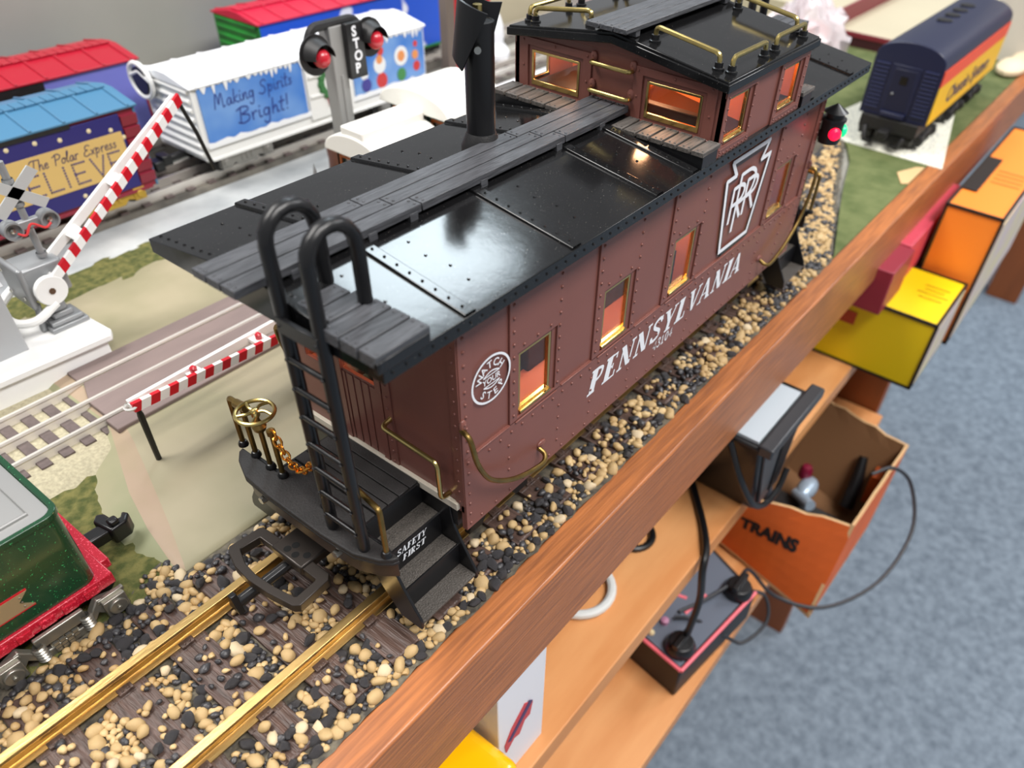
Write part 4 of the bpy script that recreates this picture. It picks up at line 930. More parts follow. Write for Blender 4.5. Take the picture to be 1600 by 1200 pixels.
b.build('side_rib', MAROON, bc)
MB().box(-80, 104.5, yS - .7, yS + 1, 13, 59).build('side_panel', DKBLUE, bc, .2)
MB().box(-86, 74, yS - 1.6, yS + 1, 58.6, 61).build('door_track', BLACKM, bc)
pn = MB().box(18, 102.6, yS - 1.1, yS, 23.2, 49).build('sign_panel', GOLDP, bc, .1)
fp = lambda u, v: (u, yS - 1.25, v)
b = MB(); b.lay = (0, -.004, 0); script_text(b, 'The Polar Express', 43, 40.6, 6.2, 54, fp, .55); b.build('script_lettering', mat('navy_ink', (60, 52, 96), .5), bc, weld=False)
b = MB()
for ch, u in zip('BELIEVE', [0, 11, 22, 32.5, 39, 50.5, 62]):
    G = {'B': [[(0, 0), (0, 1)], [(0, 1), (.6, .9), (.6, .6), (0, .52)], [(0, .52), (.7, .4), (.7, .1), (0, 0)]], 'E': [[(0, 0), (0, 1)], [(0, 1), (.7, 1)], [(0, .5), (.55, .5)], [(0, 0), (.7, 0)]], 'L': [[(0, 1), (0, 0)], [(0, 0), (.7, 0)]], 'I': [[(.1, 0), (.1, 1)]], 'V': [[(0, 1), (.4, 0)], [(.4, 0), (.8, 1)]]}[ch]
    for l in G:
        pts = []
        for p, q in zip(l[:-1], l[1:]):
            k = max(2, int(((p[0] - q[0]) ** 2 + (p[1] - q[1]) ** 2) ** .5 * 7.5))
            pts += [(p[0] + (q[0] - p[0]) * i / k, p[1] + (q[1] - p[1]) * i / k) for i in range(k + 1)]
        for p in pts: b.rivet((28 + u + p[0] * 10.5, yS - 1.1, 26.2 + p[1] * 12), (0, -1, 0), .75, .2)
b.build('dotted_lettering', DKBLUE, bc, weld=False)
b = MB()
for p in ((36, 56), (52, 55.5), (66, 53.5), (84, 54), (97, 51), (103.6, 45), (30, 17), (68, 18), (90, 20), (103.4, 30), (14, 50), (8, 30)): b.rivet((p[0], yS - .7, p[1]), (0, -1, 0), 1.5, .3)
b.build('panel_dot', mat('cream_dot', (226, 210, 170), .5), bc, weld=False)
# white snowy car
SNOW = mat('snow_white', (244, 246, 250), .55, bump=.2, bscale=120); SKYP = mat('snowy_sky_panel', (48, 116, 206), .4, rgb2=(150, 190, 236), vscale=26, detail=2, thresh=(.35, .8))
wc = boxcar('white snow-covered toy boxcar lettered Making Spirits Bright', 155.5, 374, 361.5, 28.5, 12.5, 61.5, WHITEP, SNOW, WHITEP, mat('grey_truck', (140, 138, 134), .4, metal=.4))
MB().box(160, 246, yS - .8, yS + 1, 24, 60).build('picture_panel', SKYP, wc)
b = MB(); b.lay = (0, -.004, 0); fw_ = lambda u, v: (u, yS - .95, v)
script_text(b, 'Making Spirits', 170, 45.2, 9.0, 66, lambda u, v: fw_(u, v + (u - 170) * .03), .8, .1); script_text(b, 'Bright!', 184, 31.4, 10.5, 46, fw_, .95, .1); b.build('script_lettering', mat('deep_blue_ink', (40, 50, 130), .5), wc, weld=False)
b = MB(); b.lay = (0, -.004, 0); rr = random.Random(4)
for x0_, x1_, zt in ((158, 248, 61.2), (292, 373, 61.2)):
    x = x0_
    while x < x1_:
        w_ = rr.uniform(3, 6.5); h = rr.choice((1, 2, 3, 4.5, 6)); b.add([(x, yS - 1.4, zt), (x + w_, yS - 1.4, zt), (x + w_ * .6, yS - 1.1, zt - h), (x + w_ * .4, yS - 1.1, zt - h)], [(0, 1, 2, 3)]); x += w_
for x0_, x1_ in ((158, 372),):
    pts = [(x0_ + (x1_ - x0_) * i / 40, 24.4 + rr.uniform(-.6, 1.6)) for i in range(41)]; b.add([(p[0], yS - 1.2, p[1]) for p in pts] + [(p[0], yS - 1.2, 21) for p in pts], [(i, i + 1, 42 + i, 41 + i) for i in range(40)])
b.build('snow_trim', SNOW, wc, weld=False)
dr = MB().box(248, 291, yS - 1.4, yS + 1, 17, 60).build('sliding_door', WHITEP, wc, .4)
b = MB()
for i in range(14): a = 2 * PI * i / 14; b.sphere((270.5 + 9.6 * math.cos(a), yS - 1.8, 41 + 9.6 * math.sin(a)), 3.5, 8, (1, .5, 1))
b.build('wreath', mat('wreath_green', (60, 118, 66), .7, bump=.6), dr)
MB().prism([(269, 27), (278, 31), (276, 24), (272.5, 26.5), (266, 24), (265, 30)], 'y', yS - 3, yS - 1.6).build('wreath_bow', mat('bow_red', (196, 60, 70), .5), dr)
for z in (34, 48): MB().box(250, 289, yS - 2.6, yS - 1.4, z - .8, z + .8).build('door_bar', WHITEP, dr)
MB().box(294, 372.5, yS - .8, yS + 1, 24, 60).build('picture_panel', SKYP, wc)
b = MB(); cols = [mat('ornament_' + n, c, .45) for n, c in (('red', (206, 60, 60)), ('white', (236, 238, 240)), ('orange', (230, 150, 90)), ('green', (70, 140, 80)), ('violet', (70, 66, 150)), ('brown', (110, 70, 50)))]
for x, z, r, k in ((306, 30, 5, 4), (305, 38, 4, 1), (304, 45, 3, 0), (302, 51, 3, 5), (323, 30, 6, 0), (322, 42, 6.5, 1), (322, 46, 3.4, 2), (324, 52, 3.5, 0), (345, 30, 5, 3), (346, 44, 7.5, 1), (346, 44, 4.2, 2), (363, 33, 4, 0), (362, 42, 3.6, 2), (363, 50, 2.4, 0)):
    b.cur = k; b.lathe([(.1, -1.0), (r, -.9), (r, 0)], (x, yS - .1 * k, z), 'y', 14)
b.build('picture_ornaments', cols, wc, weld=False)
for xx in (377, 373): pass
MB().tube([(151, 384 + 13 * math.cos(a), 57 + 11 * math.sin(a)) for a in [2 * PI * i / 24 for i in range(24)]], 1.7, 8, closed=True).tube([(151, 371, 58), (151, 384, 63), (151, 397, 58)], 1.5, 8).tube([(154, 384, 57), (151, 384, 57)], 2, 8).build('brake_wheel', WHITEP, wc)
MB().tube([(153, 384, 57), (150, 384, 57)], 9, 16).build('brake_housing', BLACK, wc)
# red-roofed and gift-wrap cars on the rear track
rcar = boxcar('toy boxcar with glossy red roof and periwinkle side behind the blue-roofed car', -60, 167, 444, 30, 10, 61.5, mat('periwinkle_side', (118, 122, 204), .45), mat('glossy_red_roof', (166, 20, 42), .3), mat('bright_red_end', (196, 24, 50), .4), BLACKM)
MB().box(-54, 100, 413.2, 415, 52, 61).build('door_track', BLACKM, rcar)
gcar = boxcar('blue toy boxcar with pink-red roof and green end against the backdrop', 277, 496, 452, 30, 10, 62, mat('royal_blue_snow', (26, 84, 206), .4, rgb2=(230, 236, 250), vscale=34, thresh=(.62, .66), detail=1), mat('pink_red_roof', (190, 18, 56), .35), mat('gift_green_end', (30, 122, 44), .4, var=.4, vscale=50), BLACKM)
# green car in the left foreground
GRN = mat('metallic_dark_green', (16, 62, 36), .25, coat=.5, rgb2=(60, 170, 100), vscale=1300, thresh=(.68, .71), detail=2)
REDG = mat('glitter_red', (186, 16, 44), .3, coat=.3, rgb2=(240, 90, 110), vscale=1500, thresh=(.62, .66), detail=1)
SILR = mat('silver_roof', (166, 166, 165), .35, metal=.6)
gc = world_thing('toy_boxcar', 'dark green metallic toy car with silver roof and glittery red frame', 'toy train car', (-170, 84, -8))
def rrect(x0, x1, y0, y1, r, n=5):
    out = []
    for cx_, cy_, a in ((x1 - r, y1 - r, 0), (x0 + r, y1 - r, PI / 2), (x0 + r, y0 + r, PI), (x1 - r, y0 + r, 1.5 * PI)):
        out += [(cx_ + r * math.cos(a + PI / 2 * i / n), cy_ + r * math.sin(a + PI / 2 * i / n)) for i in range(n + 1)]
    return out
MB().prism(rrect(-262, -82.5, 56.6, 111.5, 5), 'z', 8.5, 44).build('body', GRN, gc, .3)
b = MB(); ou, inn = rrect(-262.6, -81.9, 56, 112.1, 5.4), rrect(-260.6, -83.9, 58, 110.1, 4.4); n = len(ou)
b.add([(*p, 43.2) for p in ou] + [(*p, 45.4) for p in ou] + [(*p, 45.4) for p in inn] + [(*p, 43.2) for p in inn], [(k * n + i, k * n + (i + 1) % n, (k + 1) * n + (i + 1) % n, (k + 1) * n + i) for k in range(3) for i in range(n)]); b.build('roof_rim', GRN, gc, .3)
b = MB().prism(rrect(-260.4, -84.2, 58.2, 109.9, 4.2), 'z', 43.4, 44.3)
b.build('roof_panel', SILR, gc)
b = MB()
b.tube([(-90, 64, 44.4), (-90, 104, 44.4), (-250, 104, 44.4), (-250, 64, 44.4)], .8, 8, closed=True)
for xx in (-106, -140, -180): b.tube([(xx + 9.5 * math.cos(2 * PI * i / 28), 76 + 9.5 * math.sin(2 * PI * i / 28), 44.4) for i in range(28)], 1.1, 8, closed=True)
b.build('roof_bead', SILR, gc)
b = MB().box(-264, -78.5, 55.2, 112.8, 3.2, 8.6); b.box(-80.5, -75.5, 63, 110, 3.6, 8.2)
b.build('frame', REDG, gc, .5)
b = MB()
for x in range(-258, -82, 8): b.box(x, x + 5, 54.5, 55.4, 4, 7)
b.build('frame_rib', REDG, gc)
b = MB().prism([(-262, 15.5), (-103, 15.5), (-107, 19.3), (-103, 23), (-262, 23)], 'y', 56.1, 57); b.build('ribbon_band', mat('silver_gold_band', (172, 152, 118), .35, metal=.4), gc)
MB().box(-262, -103, 56.2, 57, 14.9, 15.6).box(-262, -103, 56.2, 57, 22.9, 23.6).build('band_edge', RED, gc)
b = MB()
for x in range(-250, -105, 16):
    for z in (17, 19.2, 21.4): b.rivet((x, 56.1, z), (0, -1, 0), .45, .3)
b.build('band_rivet', STEEL, gc)
PEW = mat('pewter_truck', (150, 147, 138), .32, metal=.75)
for xc in (-102, -226):
    for sg in (-1, 1):
        y = 84 + sg * 29.5; d = sg
        b = MB(); b.prism([(xc - 24, -8), (xc - 22, 0), (xc - 14, 3), (xc - 9, -3.5), (xc - 7, -5), (xc + 7, -5), (xc + 9, -3.5), (xc + 14, 3), (xc + 22, 0), (xc + 24, -8), (xc + 17, -8.6), (xc + 13, -3.5), (xc + 9, -8.8), (xc - 9, -8.8), (xc - 13, -3.5), (xc - 17, -8.6)], 'y', y - 1.6, y + 1.6)
        b.box(xc - 9, xc + 9, min(y, y + d * 2), max(y, y + d * 2), -2, 3.4)
        tf_ = b.build('truck_frame', PEW, gc, .5)
        for dx in (-19, 19):
            MB().box(xc + dx - 4.2, xc + dx + 4.2, min(y, y + d * 3.6), max(y, y + d * 3.6), -7.4, 1).cyl((xc + dx, y + d * 3.4, -3), (xc + dx, y + d * 5, -3), 3.4, n=16).cyl((xc + dx, y + d * 4.8, -3), (xc + dx, y + d * 5.8, -3), .9, n=8).box(xc + dx - 5, xc + dx + 5, min(y, y + d * 2), max(y, y + d * 2), .4, 2.2).build('journal_box', PEW, tf_, .5)
        for dx in (-8.5, 8.5):
            b = MB()
            for k in range(5): b.lathe([(1.6, -.5), (2.3, 0), (1.6, .5)], (xc + dx, y + d * 1.8, -6.4 + 1.5 * k), n=12)
            b.lathe([(1.5, -7), (1.5, 1)], (xc + dx, y + d * 1.8, 0), n=10); b.build('coil_spring', PEW, tf_)
        b = MB()
        for i in range(4):
            for k in range(3): b.box(xc - 4.4 + 2.3 * i, xc - 2.6 + 2.3 * i, min(y, y + d * 2.4), max(y, y + d * 2.4), -7.4 + 1.7 * k, -6.1 + 1.7 * k)
        b.box(xc - 5, xc + 5, y - .5, y + .5, -8, -2); b.build('leaf_spring', PEW, tf_)
    for dx in (-19, 19): MB().tube([(xc + dx, 64, -2.6), (xc + dx, 68, -2.6)], 6.2, 20).tube([(xc + dx, 100, -2.6), (xc + dx, 104, -2.6)], 6.2, 20).cyl((xc + dx, 64, -1.5), (xc + dx, 104, -1.5), 1.6, n=8).build('wheelset', BLACKM, gc)
cpl = MB().box(-78, -66, 81, 87.5, -3, 2.6).prism([(-67, 79), (-60, 79.5), (-57, 83), (-58.5, 86), (-60.5, 83.5), (-63, 84), (-63.5, 90), (-66, 92), (-69, 89)], 'z', -4.5, 4).box(-66, -62, 80, 84, 4, 6.5).build('coupler', BLACK, gc, 1.0, 3)
# green coaches with white roofs
GRC = mat('coach_green', (62, 92, 84), .5); ORT = mat('orange_window_trim', (180, 96, 44), .45); ROOFW = mat('ivory_white_roof', (246, 245, 238), .45)
def coach(label, x0, x1, yc, hw, zt, step):
    t = world_thing('toy_coach', label, 'toy train car', ((x0 + x1) / 2, yc, 0))
    h = [(yc - hw + 4, yc - hw + 13, zt - 24, zt - 6), (yc + hw - 13, yc + hw - 4, zt - 24, zt - 6), (yc - 6, yc + 6, 14, zt - 5)]
    b = MB()
    for s_, xe in ((1, x0), (-1, x1)): b.plate((yc - hw, yc + hw), (10, zt), h, lambda u, v, d, xe=xe, s_=s_: (xe + s_ * d, u, v), 1.6)
    sh = [(x0 + 8 + 16 * i, x0 + 18 + 16 * i, zt - 26, zt - 8) for i in range(int((x1 - x0 - 12) / 16))]
    for sg in (-1, 1): b.plate((x0, x1), (10, zt), sh, lambda u, v, d, sg=sg: (u, yc + sg * (hw - d), v), 1.6)
    b.box(x0, x1, yc - hw, yc + hw, 8, 10.5); b.build('body', GRC, t)
    b = MB()
    for hh in h[:2]: b.plate((hh[0] - 1.4, hh[1] + 1.4), (hh[2] - 1.4, hh[3] + 1.4), [hh], lambda u, v, d: (x0 - .8 + d, u, v), 1.6)
    for hh in sh: b.plate((hh[0] - 1.2, hh[1] + 1.2), (hh[2] - 1.2, hh[3] + 1.2), [hh], lambda u, v, d: (u, yc - hw - .8 + d, v), 1.6)
    b.build('window_trim', ORT, t, .2)
    MB().box(x0 + 3, x0 + 3.6, yc - hw + 3, yc + hw - 3, 12, zt - 2).build('curtain', mat('white_curtain', (226, 222, 214), .6), t)
    pr = [(yc + (hw + 4.5) * math.sin(a), zt - 2.5 + 13 * math.cos(a) ** .9) for a in [math.radians(-88 + 176 * i / 16) for i in range(17)]]
    b = MB().prism(pr, 'x', x0 - 5, x1 + 3)
    if step: b.prism([(yc - 9, zt + 6), (yc + 9, zt + 6), (yc + 9, zt + 14.5), (yc - 9, zt + 14.5)], 'x', x0 - 4, x1 + 2)
    b.build('roof', ROOFW, t, .8, 3)
    for xc in ((x0 + 20, x1 - 20) if x1 - x0 > 70 else ((x0 + x1) / 2,)): truck(t, xc, yc, BLACKM, hw=22)
    return t
coach('dark green toy coach with arched white roof and orange window trim', 205, 248, 169, 24.5, 78, False)
c1 = coach('short green toy coach with low white roof beside the grey signal post', 156, 198, 169, 20, 64, True)
MB().tube(rounded([(150, 154, 60), (150, 154, 68), (150, 146, 68), (150, 146, 60)], 1.5), .6, 8).build('end_railing', mat('brown_railing', (140, 70, 46), .5), c1)
# STOP signal
ss = world_thing('crossing_signal', 'grey post crossing signal with black STOP sign and two red lights', 'signal', (187, 218, -10))
MB().prism([(182, 213), (192, 213), (192, 223), (182, 223)], 'z', -8, 116).box(177, 197, 208, 228, -10, -2).prism([(186, 211.9), (188, 211.9), (188, 213.2), (186, 213.2)], 'z', 0, 90).build('post', mat('grey_signal_post', (150, 150, 148), .5), ss, .8)
MB().tube(rounded([(168, 216, 110), (172, 216, 117), (203, 216, 117), (208, 216, 110)], 4), 2.6, 10).build('cross_arm', BLACKM, ss)
sg_ = MB().box(190.5, 203.5, 208.8, 212.4, 87, 117).build('stop_sign', BLACK, ss, .5)
b = MB(); z = 110
for ch in 'STOP':
    sans(b, ch, lambda u, v: (194.6 + u, 208.7, z + v), 5.2, .04); z -= 6.6
b.build('stop_lettering', WHITE, sg_, weld=False)
for x, z in ((170, 104), (211, 106)):
    l = MB().lathe([(.1, 9), (4, 8.5), (6.5, 5), (7, 0), (10.8, -.4), (10.8, .8), (7, 1.4)], (x, 213, z), 'y', 28).build('lamp_housing', BLACKM, ss)
    MB().lathe([(6.8, -9), (7.1, -9), (9.6, 0), (9.2, 0)], (x, 213, z), 'y', 28, -1.65, 1.65).build('lamp_hood', BLACKM, l)
    MB().sphere((x, 208, z - .6), 5.2, 18).build('lamp_lens', REDL, l)
# small things beyond the caboose
t = MB().lathe([(.1, 22), (1.6, 14), (3.2, 6), (3.4, 4), (2, 3.6), (1.6, 0), (1.6, -30), (5, -34), (5, -38), (.1, -38)], (150, 205, 28), n=16).build('lamp_post', GREYP); tag(t, 'small grey lamp post with pointed finial beyond the caboose roof', 'lamp post')
t = MB().lathe([(.1, 0), (8, 0), (9, 6), (8.5, 14), (9, 20), (8, 26), (.1, 26)], (236, 290, -9.6), n=20).build('barrel', mat('brown_barrel', (112, 72, 62), .5, var=.3, vscale=60)); tag(t, 'reddish-brown toy barrel beside the silver strip', 'barrel')
t = world_thing('sign_board', 'tall red board with brown post standing behind the smoke stack', 'sign board', (420, 330, -9))
MB().box(404, 452, 326, 331, -10, 118).build('board', mat('bright_red_board', (188, 22, 40), .4), t, .5); MB().box(394, 404, 324, 333, -10, 120).build('post', mat('taupe_post', (110, 98, 90), .6), t, .5)
t = MB().box(585, 745, 455, 500, -8, 70).build('storage_box', CREAMW, None, 1); tag(t, 'cream box standing at the back between stack and cupola', 'box')
t = MB().box(752, 792, 470, 500, -12, 24).build('storage_box', BLACKM, None, 1); tag(t, 'small black box beside the cream box at the back', 'box')
t = MB().sphere((812, 470, 4), 17, 16, (1.3, 1, 1)).build('toy_cushion', mat('hot_pink', (226, 50, 110), .6)); tag(t, 'hot pink rounded toy at the far back', 'toy')
t = MB().sphere((520, 385, 18), 17, 16, (.8, .8, 1.5)).sphere((517, 383, 2), 20, 14, (1, 1, .6)).build('snowy_bush', SNOW); tag(t, 'white snowy bush behind the smoke stack', 'bush')
t = MB().box(318, 560, 283, 297, -10, 12).build('snow_bank', SNOW, None, 4, 3); tag(t, 'low white snow bank behind the caboose', 'snow bank')
# diesel on its paper
dl = world_thing('toy_locomotive', 'dark blue toy diesel locomotive with yellow and orange side stripes', 'toy locomotive', (700, -8, -8))
NAVY = mat('navy_blue_plastic', (22, 28, 58), .35); YEL = mat('bright_yellow_side', (236, 190, 14), .4); ORG_ = mat('vermilion_stripe', (232, 82, 46), .4)
DX0, DX1 = 583, 800; dy = lambda y: y
pr = [(-37, 16), (-37, 60)] + [(-8.5 + 28.5 * math.cos(a), 60 + 15 * math.sin(a) ** .8) for a in [PI - (PI) * i / 14 for i in range(1, 14)]][::1]
pr = [(-37, 16), (-37, 60)] + [(-8.5 - 28.5 * math.cos(PI * i / 14), 60 + 15 * math.sin(PI * i / 14) ** .75) for i in range(1, 14)] + [(20, 60), (20, 16)]
MB().prism(pr, 'x', DX0, DX1).build('body', NAVY, dl, .8, 3)
MB().box(DX0 + 1.5, DX1 - 1, -37.8, -36, 17, 47).build('side_panel', YEL, dl); MB().box(DX0 + 1.5, DX1 - 1, -37.9, -36, 47, 59).build('side_stripe', ORG_, dl)
b = MB(); wd = sans(b, 'Chessie System', lambda u, v: (DX0 + 40 + u * 1.15, -38, 26 + v), 13, .02); b.build('side_lettering', mat('navy_ink2', (40, 40, 90), .5), dl, weld=False)
b = MB(); b2 = MB()
for i in range(12):
    z = 22 + 3.1 * i
    b.box(DX0 - 1.2, DX0, -34, -23, z, z + 1.4); b2.box(DX0 - 1.2, DX0, 6, 17, z, z + 1.4)
b.build('louvre_panel', mat('navy_louvre', (44, 50, 84), .4), dl); b2.build('louvre_panel', mat('navy_louvre', (0, 0, 0)), dl)  # louvre slats in a lighter navy than the body
b = MB().box(DX0 - 1.0, DX0, -20.5, 3.5, 20, 58).build('door_frame', NAVY, dl, .4); MB().box(DX0 - 1.4, DX0 - .6, -17.5, .5, 20, 55).build('end_door', mat('navy_door', (18, 23, 50), .4), b, .4)
MB().box(DX0 - 1.8, DX0 - 1, -12, -6, 44, 50).build('door_window', mat('window_black', (4, 4, 6), .2), b); MB().sphere((DX0 - 2, -3, 36), 1.1, 8).build('door_knob', GREYP, b)
MB().prism(rrect(DX0 - 5, DX0 + 1, -19, 2, 2), 'z', 18, 22).build('end_sill', NAVY, dl, .5)
b = MB()
for i in range(4): b.lathe([(6.5, 0), (6.5, 2.2), (5, 2.6), (.1, 2.2)], (DX0 + 92 + 24 * i, -4, 73.5), n=20)
b.build('roof_fan', BLACKM, dl)
for xc in (DX0 + 34, DX0 + 120, DX1 - 34): truck(dl, xc, -8.5, BLACKM, hw=25, z0=-8.6)
MB().box(DX0 - 4, DX1, -33, 16, 6, 16.5).box(DX0 - 14, DX0 - 4, -12, -4, 2, 9).tube([(DX0 - 6, -25, 5), (DX0 - 8, -22, -3), (DX0 - 2, -15, -4)], 2, 8).tube([(DX0 - 5, 10, 8), (DX0 - 9, 7, -2), (DX0 - 2, 2, -5)], 2, 8).build('underframe', BLACKM, dl, .6)
b = MB(); b.prism([(575, 22), (573, -64), (737, -29), (745, 40), (600, 60)], 'z', -8.9, -8.3); pa = b.build('newspaper_sheet', mat('printed_paper', (232, 230, 214), .8, rgb2=(196, 196, 186), vscale=900, stretch=(.2, 1, 1), thresh=(.5, .6))); tag(pa, 'pale printed paper sheet under the blue locomotive', 'paper')
t = MB().prism([(520, -47), (540, -37), (562, -46), (566, -51.5), (524, -51.5)], 'z', -9.1, -8.2).build('paper_scrap', mat('tan_paper', (206, 172, 124), .7)); tag(t, 'torn tan paper scrap at the table edge', 'paper')
t = MB().sphere((905, -40, -4), 22, 14, (1.5, .7, .35)).sphere((930, -42, -1), 16, 12, (1.4, .6, .4)).build('cloth_bundle', mat('cream_cloth', (226, 208, 176), .8, bump=.5, bscale=60)); tag(t, 'crumpled cream cloth behind the locomotive', 'cloth')
# green felt mat
v = [(362, -51.7), (1290, -51.7), (1290, 290), (480, 290), (620, 60), (569, 17), (537, 2), (485, -13), (437, -28.5), (393, -43.5), (372, -50.5)]
t = MB().prism(v, 'z', -11.9, -8.95).build('felt_mat', TURF); tag(t, 'green felt mat covering the far end of the table', 'mat')
# tiered shelf, end board, plastic bag
ts = world_thing('tiered_display_shelf', 'cream tiered display shelf with dark red edging at the far end', 'shelf', (1000, 150, -9))
MB().box(868, 1290, 4, 155, -9, 5).build('lower_tier', CREAMW, ts, .5); MB().box(865, 868.4, 2, 157, 1, 6).build('lower_edge', REDTRIM, ts, .3); MB().box(866, 868.2, 3, 156, -9, 1).build('toe_board', mat('dark_maroon', (56, 18, 26), .5), ts)
MB().box(868, 1290, 157, 300, -9, 22).build('upper_tier', CREAMW, ts, .5); MB().box(866, 1290, 153.5, 157.2, 4.5, 23).build('upper_edge', REDTRIM, ts, .3)
eb = world_thing('end_board', 'white board with round black knob closing the far end of the table', 'board', (945, -30, -9))
MB().box(940, 952, -51.5, 2, -9, 120).build('panel', mat('off_white_board', (204, 198, 186), .6), eb, .5); MB().sphere((938, 12 - 12, 42), 5, 12).build('knob', BLACK, eb); MB().box(936, 956, -66, -51.7, -60, 120).build('edge_post', WOOD, eb, .6)
rr = random.Random(9); nx, ny = 26, 26; v = []
for i in range(nx):
    for j in range(ny):
        u, q = i / (nx - 1), j / (ny - 1); ang = math.pi * q
        r = 58 * (.75 + .25 * math.sin(u * 7 + q * 5)) + rr.uniform(-11, 11)
        v.append((745 + 75 * (u - .5) * 2 * (.6 + .4 * math.sin(ang)), 150 + (r - 6) * math.cos(ang) , -8 + 66 * math.sin(ang) * (.45 + .55 * math.sin(PI * u)) + rr.uniform(-12, 12) * math.sin(ang)))
f = [(i * ny + j, (i + 1) * ny + j, (i + 1) * ny + j + 1, i * ny + j + 1) for i in range(nx - 1) for j in range(ny - 1)]
pm = mat('milky_plastic_film', (240, 232, 236), .2, alpha=.55)
t = MB().add(v, f).build('plastic_bag', pm, smooth=25); tag(t, 'crumpled translucent plastic bag behind the cupola', 'bag')
t = MB().box(690, 800, 120, 180, -9, 26).build('pink_package', mat('pale_pink_box', (206, 150, 144), .6), None, 3, 3); tag(t, 'pale pink package inside the plastic bag', 'package')
# ------------------------------------------------------------------ things on the shelves
YBX = mat('yellow_box_card', (236, 206, 12), .45); YBD = mat('mustard_box_card', (206, 168, 16), .45); OBX = mat('orange_box_card', (236, 120, 24), .45); PINK = mat('pink_red_box', (206, 72, 92), .45); BLKE = mat('black_box_edge', (24, 20, 20), .45)
def carton(name, label, bx, m, mt=None):
    t = world_thing(name, label, 'box', ((bx[0] + bx[1]) / 2, (bx[2] + bx[3]) / 2, bx[4])); x0, x1, y0, y1, z0, z1 = bx
    MB().box(*bx).build('carton', m, t, .6)
    e = 2.2; b = MB()
    for y in (y0, y1):
        for z in (z0, z1): b.box(x0 - .3, x1 + .3, y - e / 2, y + e / 2, z - e / 2, z + e / 2)
    for x in (x0, x1):
        for z in (z0, z1): b.box(x - e / 2, x + e / 2, y0 - .3, y1 + .3, z - e / 2, z + e / 2)
        for y in (y0, y1): b.box(x - e / 2, x + e / 2, y - e / 2, y + e / 2, z0, z1)
    b.build('black_edging', BLKE, t)
    return t
yb = carton('toy_box', 'yellow box with black edges overhanging the upper shelf', (470, 553, -121, -10, -149.2, -87), YBX)
b = MB()
for i, (w_, k) in enumerate(((22, 0), (16, 7), (26, 14), (20, 22))):
    for q in range(int(w_ / 1.6)): b.box(528 - k, 529.2 - k, -116 + q * 1.6 - 0 + (26 - w_) / 2, -115 + q * 1.6 + (26 - w_) / 2, -86.1, -85.8)
b.build('small_print', mat('faint_print', (150, 126, 20), .5), yb)
MB().box(553.6, 554, -20, -11, -140, -100).build('red_print', mat('red_print', (190, 70, 40), .5), yb)
MB().add([(469.4, -60, -100), (469.4, -46, -100), (469.4, -46, -112), (469.4, -60, -112)], [(0, 1, 2, 3)]).build('box_mark', mat('red_print', (0, 0, 0)), yb)
MB().box(474, 549, -122.4, -121.2, -146, -90).build('side_label', mat('pale_print_side', (206, 196, 150), .5, rgb2=(196, 180, 186), vscale=30), yb)
ob = carton('toy_box', 'large orange box with a dark rectangle on its top behind the yellow box', (560, 790, -125, -80, -149.2, -29), mat('light_orange_card', (246, 138, 46), .45))
MB().box(600, 690, -93, -80.6, -28.3, -27.8).build('dark_print', BLKE, ob)
b = MB()
for k in range(4):
    for q in range(12): b.box(632 + 10 * k, 633.8 + 10 * k, -120 + q * 2, -118.8 + q * 2, -28.6, -28.2)
b.build('small_print', mat('brown_print', (190, 110, 50), .5), ob)
MB().box(564, 786, -126.6, -125.4, -145, -34).build('side_label', mat('pale_print_side', (0, 0, 0)), ob)
t = MB().box(452, 503, -79, -20, -85.8, -48).build('toy_box', mat('dark_red_box', (150, 44, 62), .45), None, 1); tag(t, 'dark red box standing on the front end of the yellow box', 'box')
t = MB().box(504, 655, -75.5, -22, -85.8, -47).build('toy_box', PINK, None, 1); tag(t, 'pink-red box standing behind the dark red one under the table edge', 'box')
# black projector-like case
sp = world_thing('tape_player', 'black boxy player with grey papered top and loose cable on the upper shelf', 'player', (270, -40, -150))
MB().prism([(257, -149.8), (294, -149.8), (308, -74), (232, -74)], 'y', -80, 30).build('case', BLACK, sp, 2.5, 3)
MB().box(236, 300, -76, 24, -74.4, -71.6).build('top_sheet', mat('pale_grey_sheet', (186, 196, 204), .5), sp, .4)
b = MB().box(230, 311, -88, -78, -77, -69).build('front_rim', mat('dark_grey_rim', (52, 54, 58), .35), sp, 1.5, 3)
MB().prism([(260, -144), (290, -144), (300, -82), (238, -82)], 'y', -82, -80).build('front_panel', mat('charcoal_panel', (66, 68, 72), .45), sp, .4)
MB().prism([(270, -138), (284, -138), (290, -84), (268, -84)], 'y', -83.2, -81.6).build('front_slot', BLACK, sp)
MB().tube([(268 + 9 * math.cos(2 * PI * i / 20), -40 + 9 * math.sin(2 * PI * i / 20), -71.4) for i in range(20)], .8, 6, closed=True).build('paper_ring_mark', mat('grey_ring_ink', (120, 132, 140), .6), sp)
MB().tube(curve([(230, -60, -76), (230, -72, -100), (240, -82, -126), (256, -86, -139), (272, -88, -136), (284, -87, -124)], 5), 2.2, 8).build('cable', BLACK, sp)
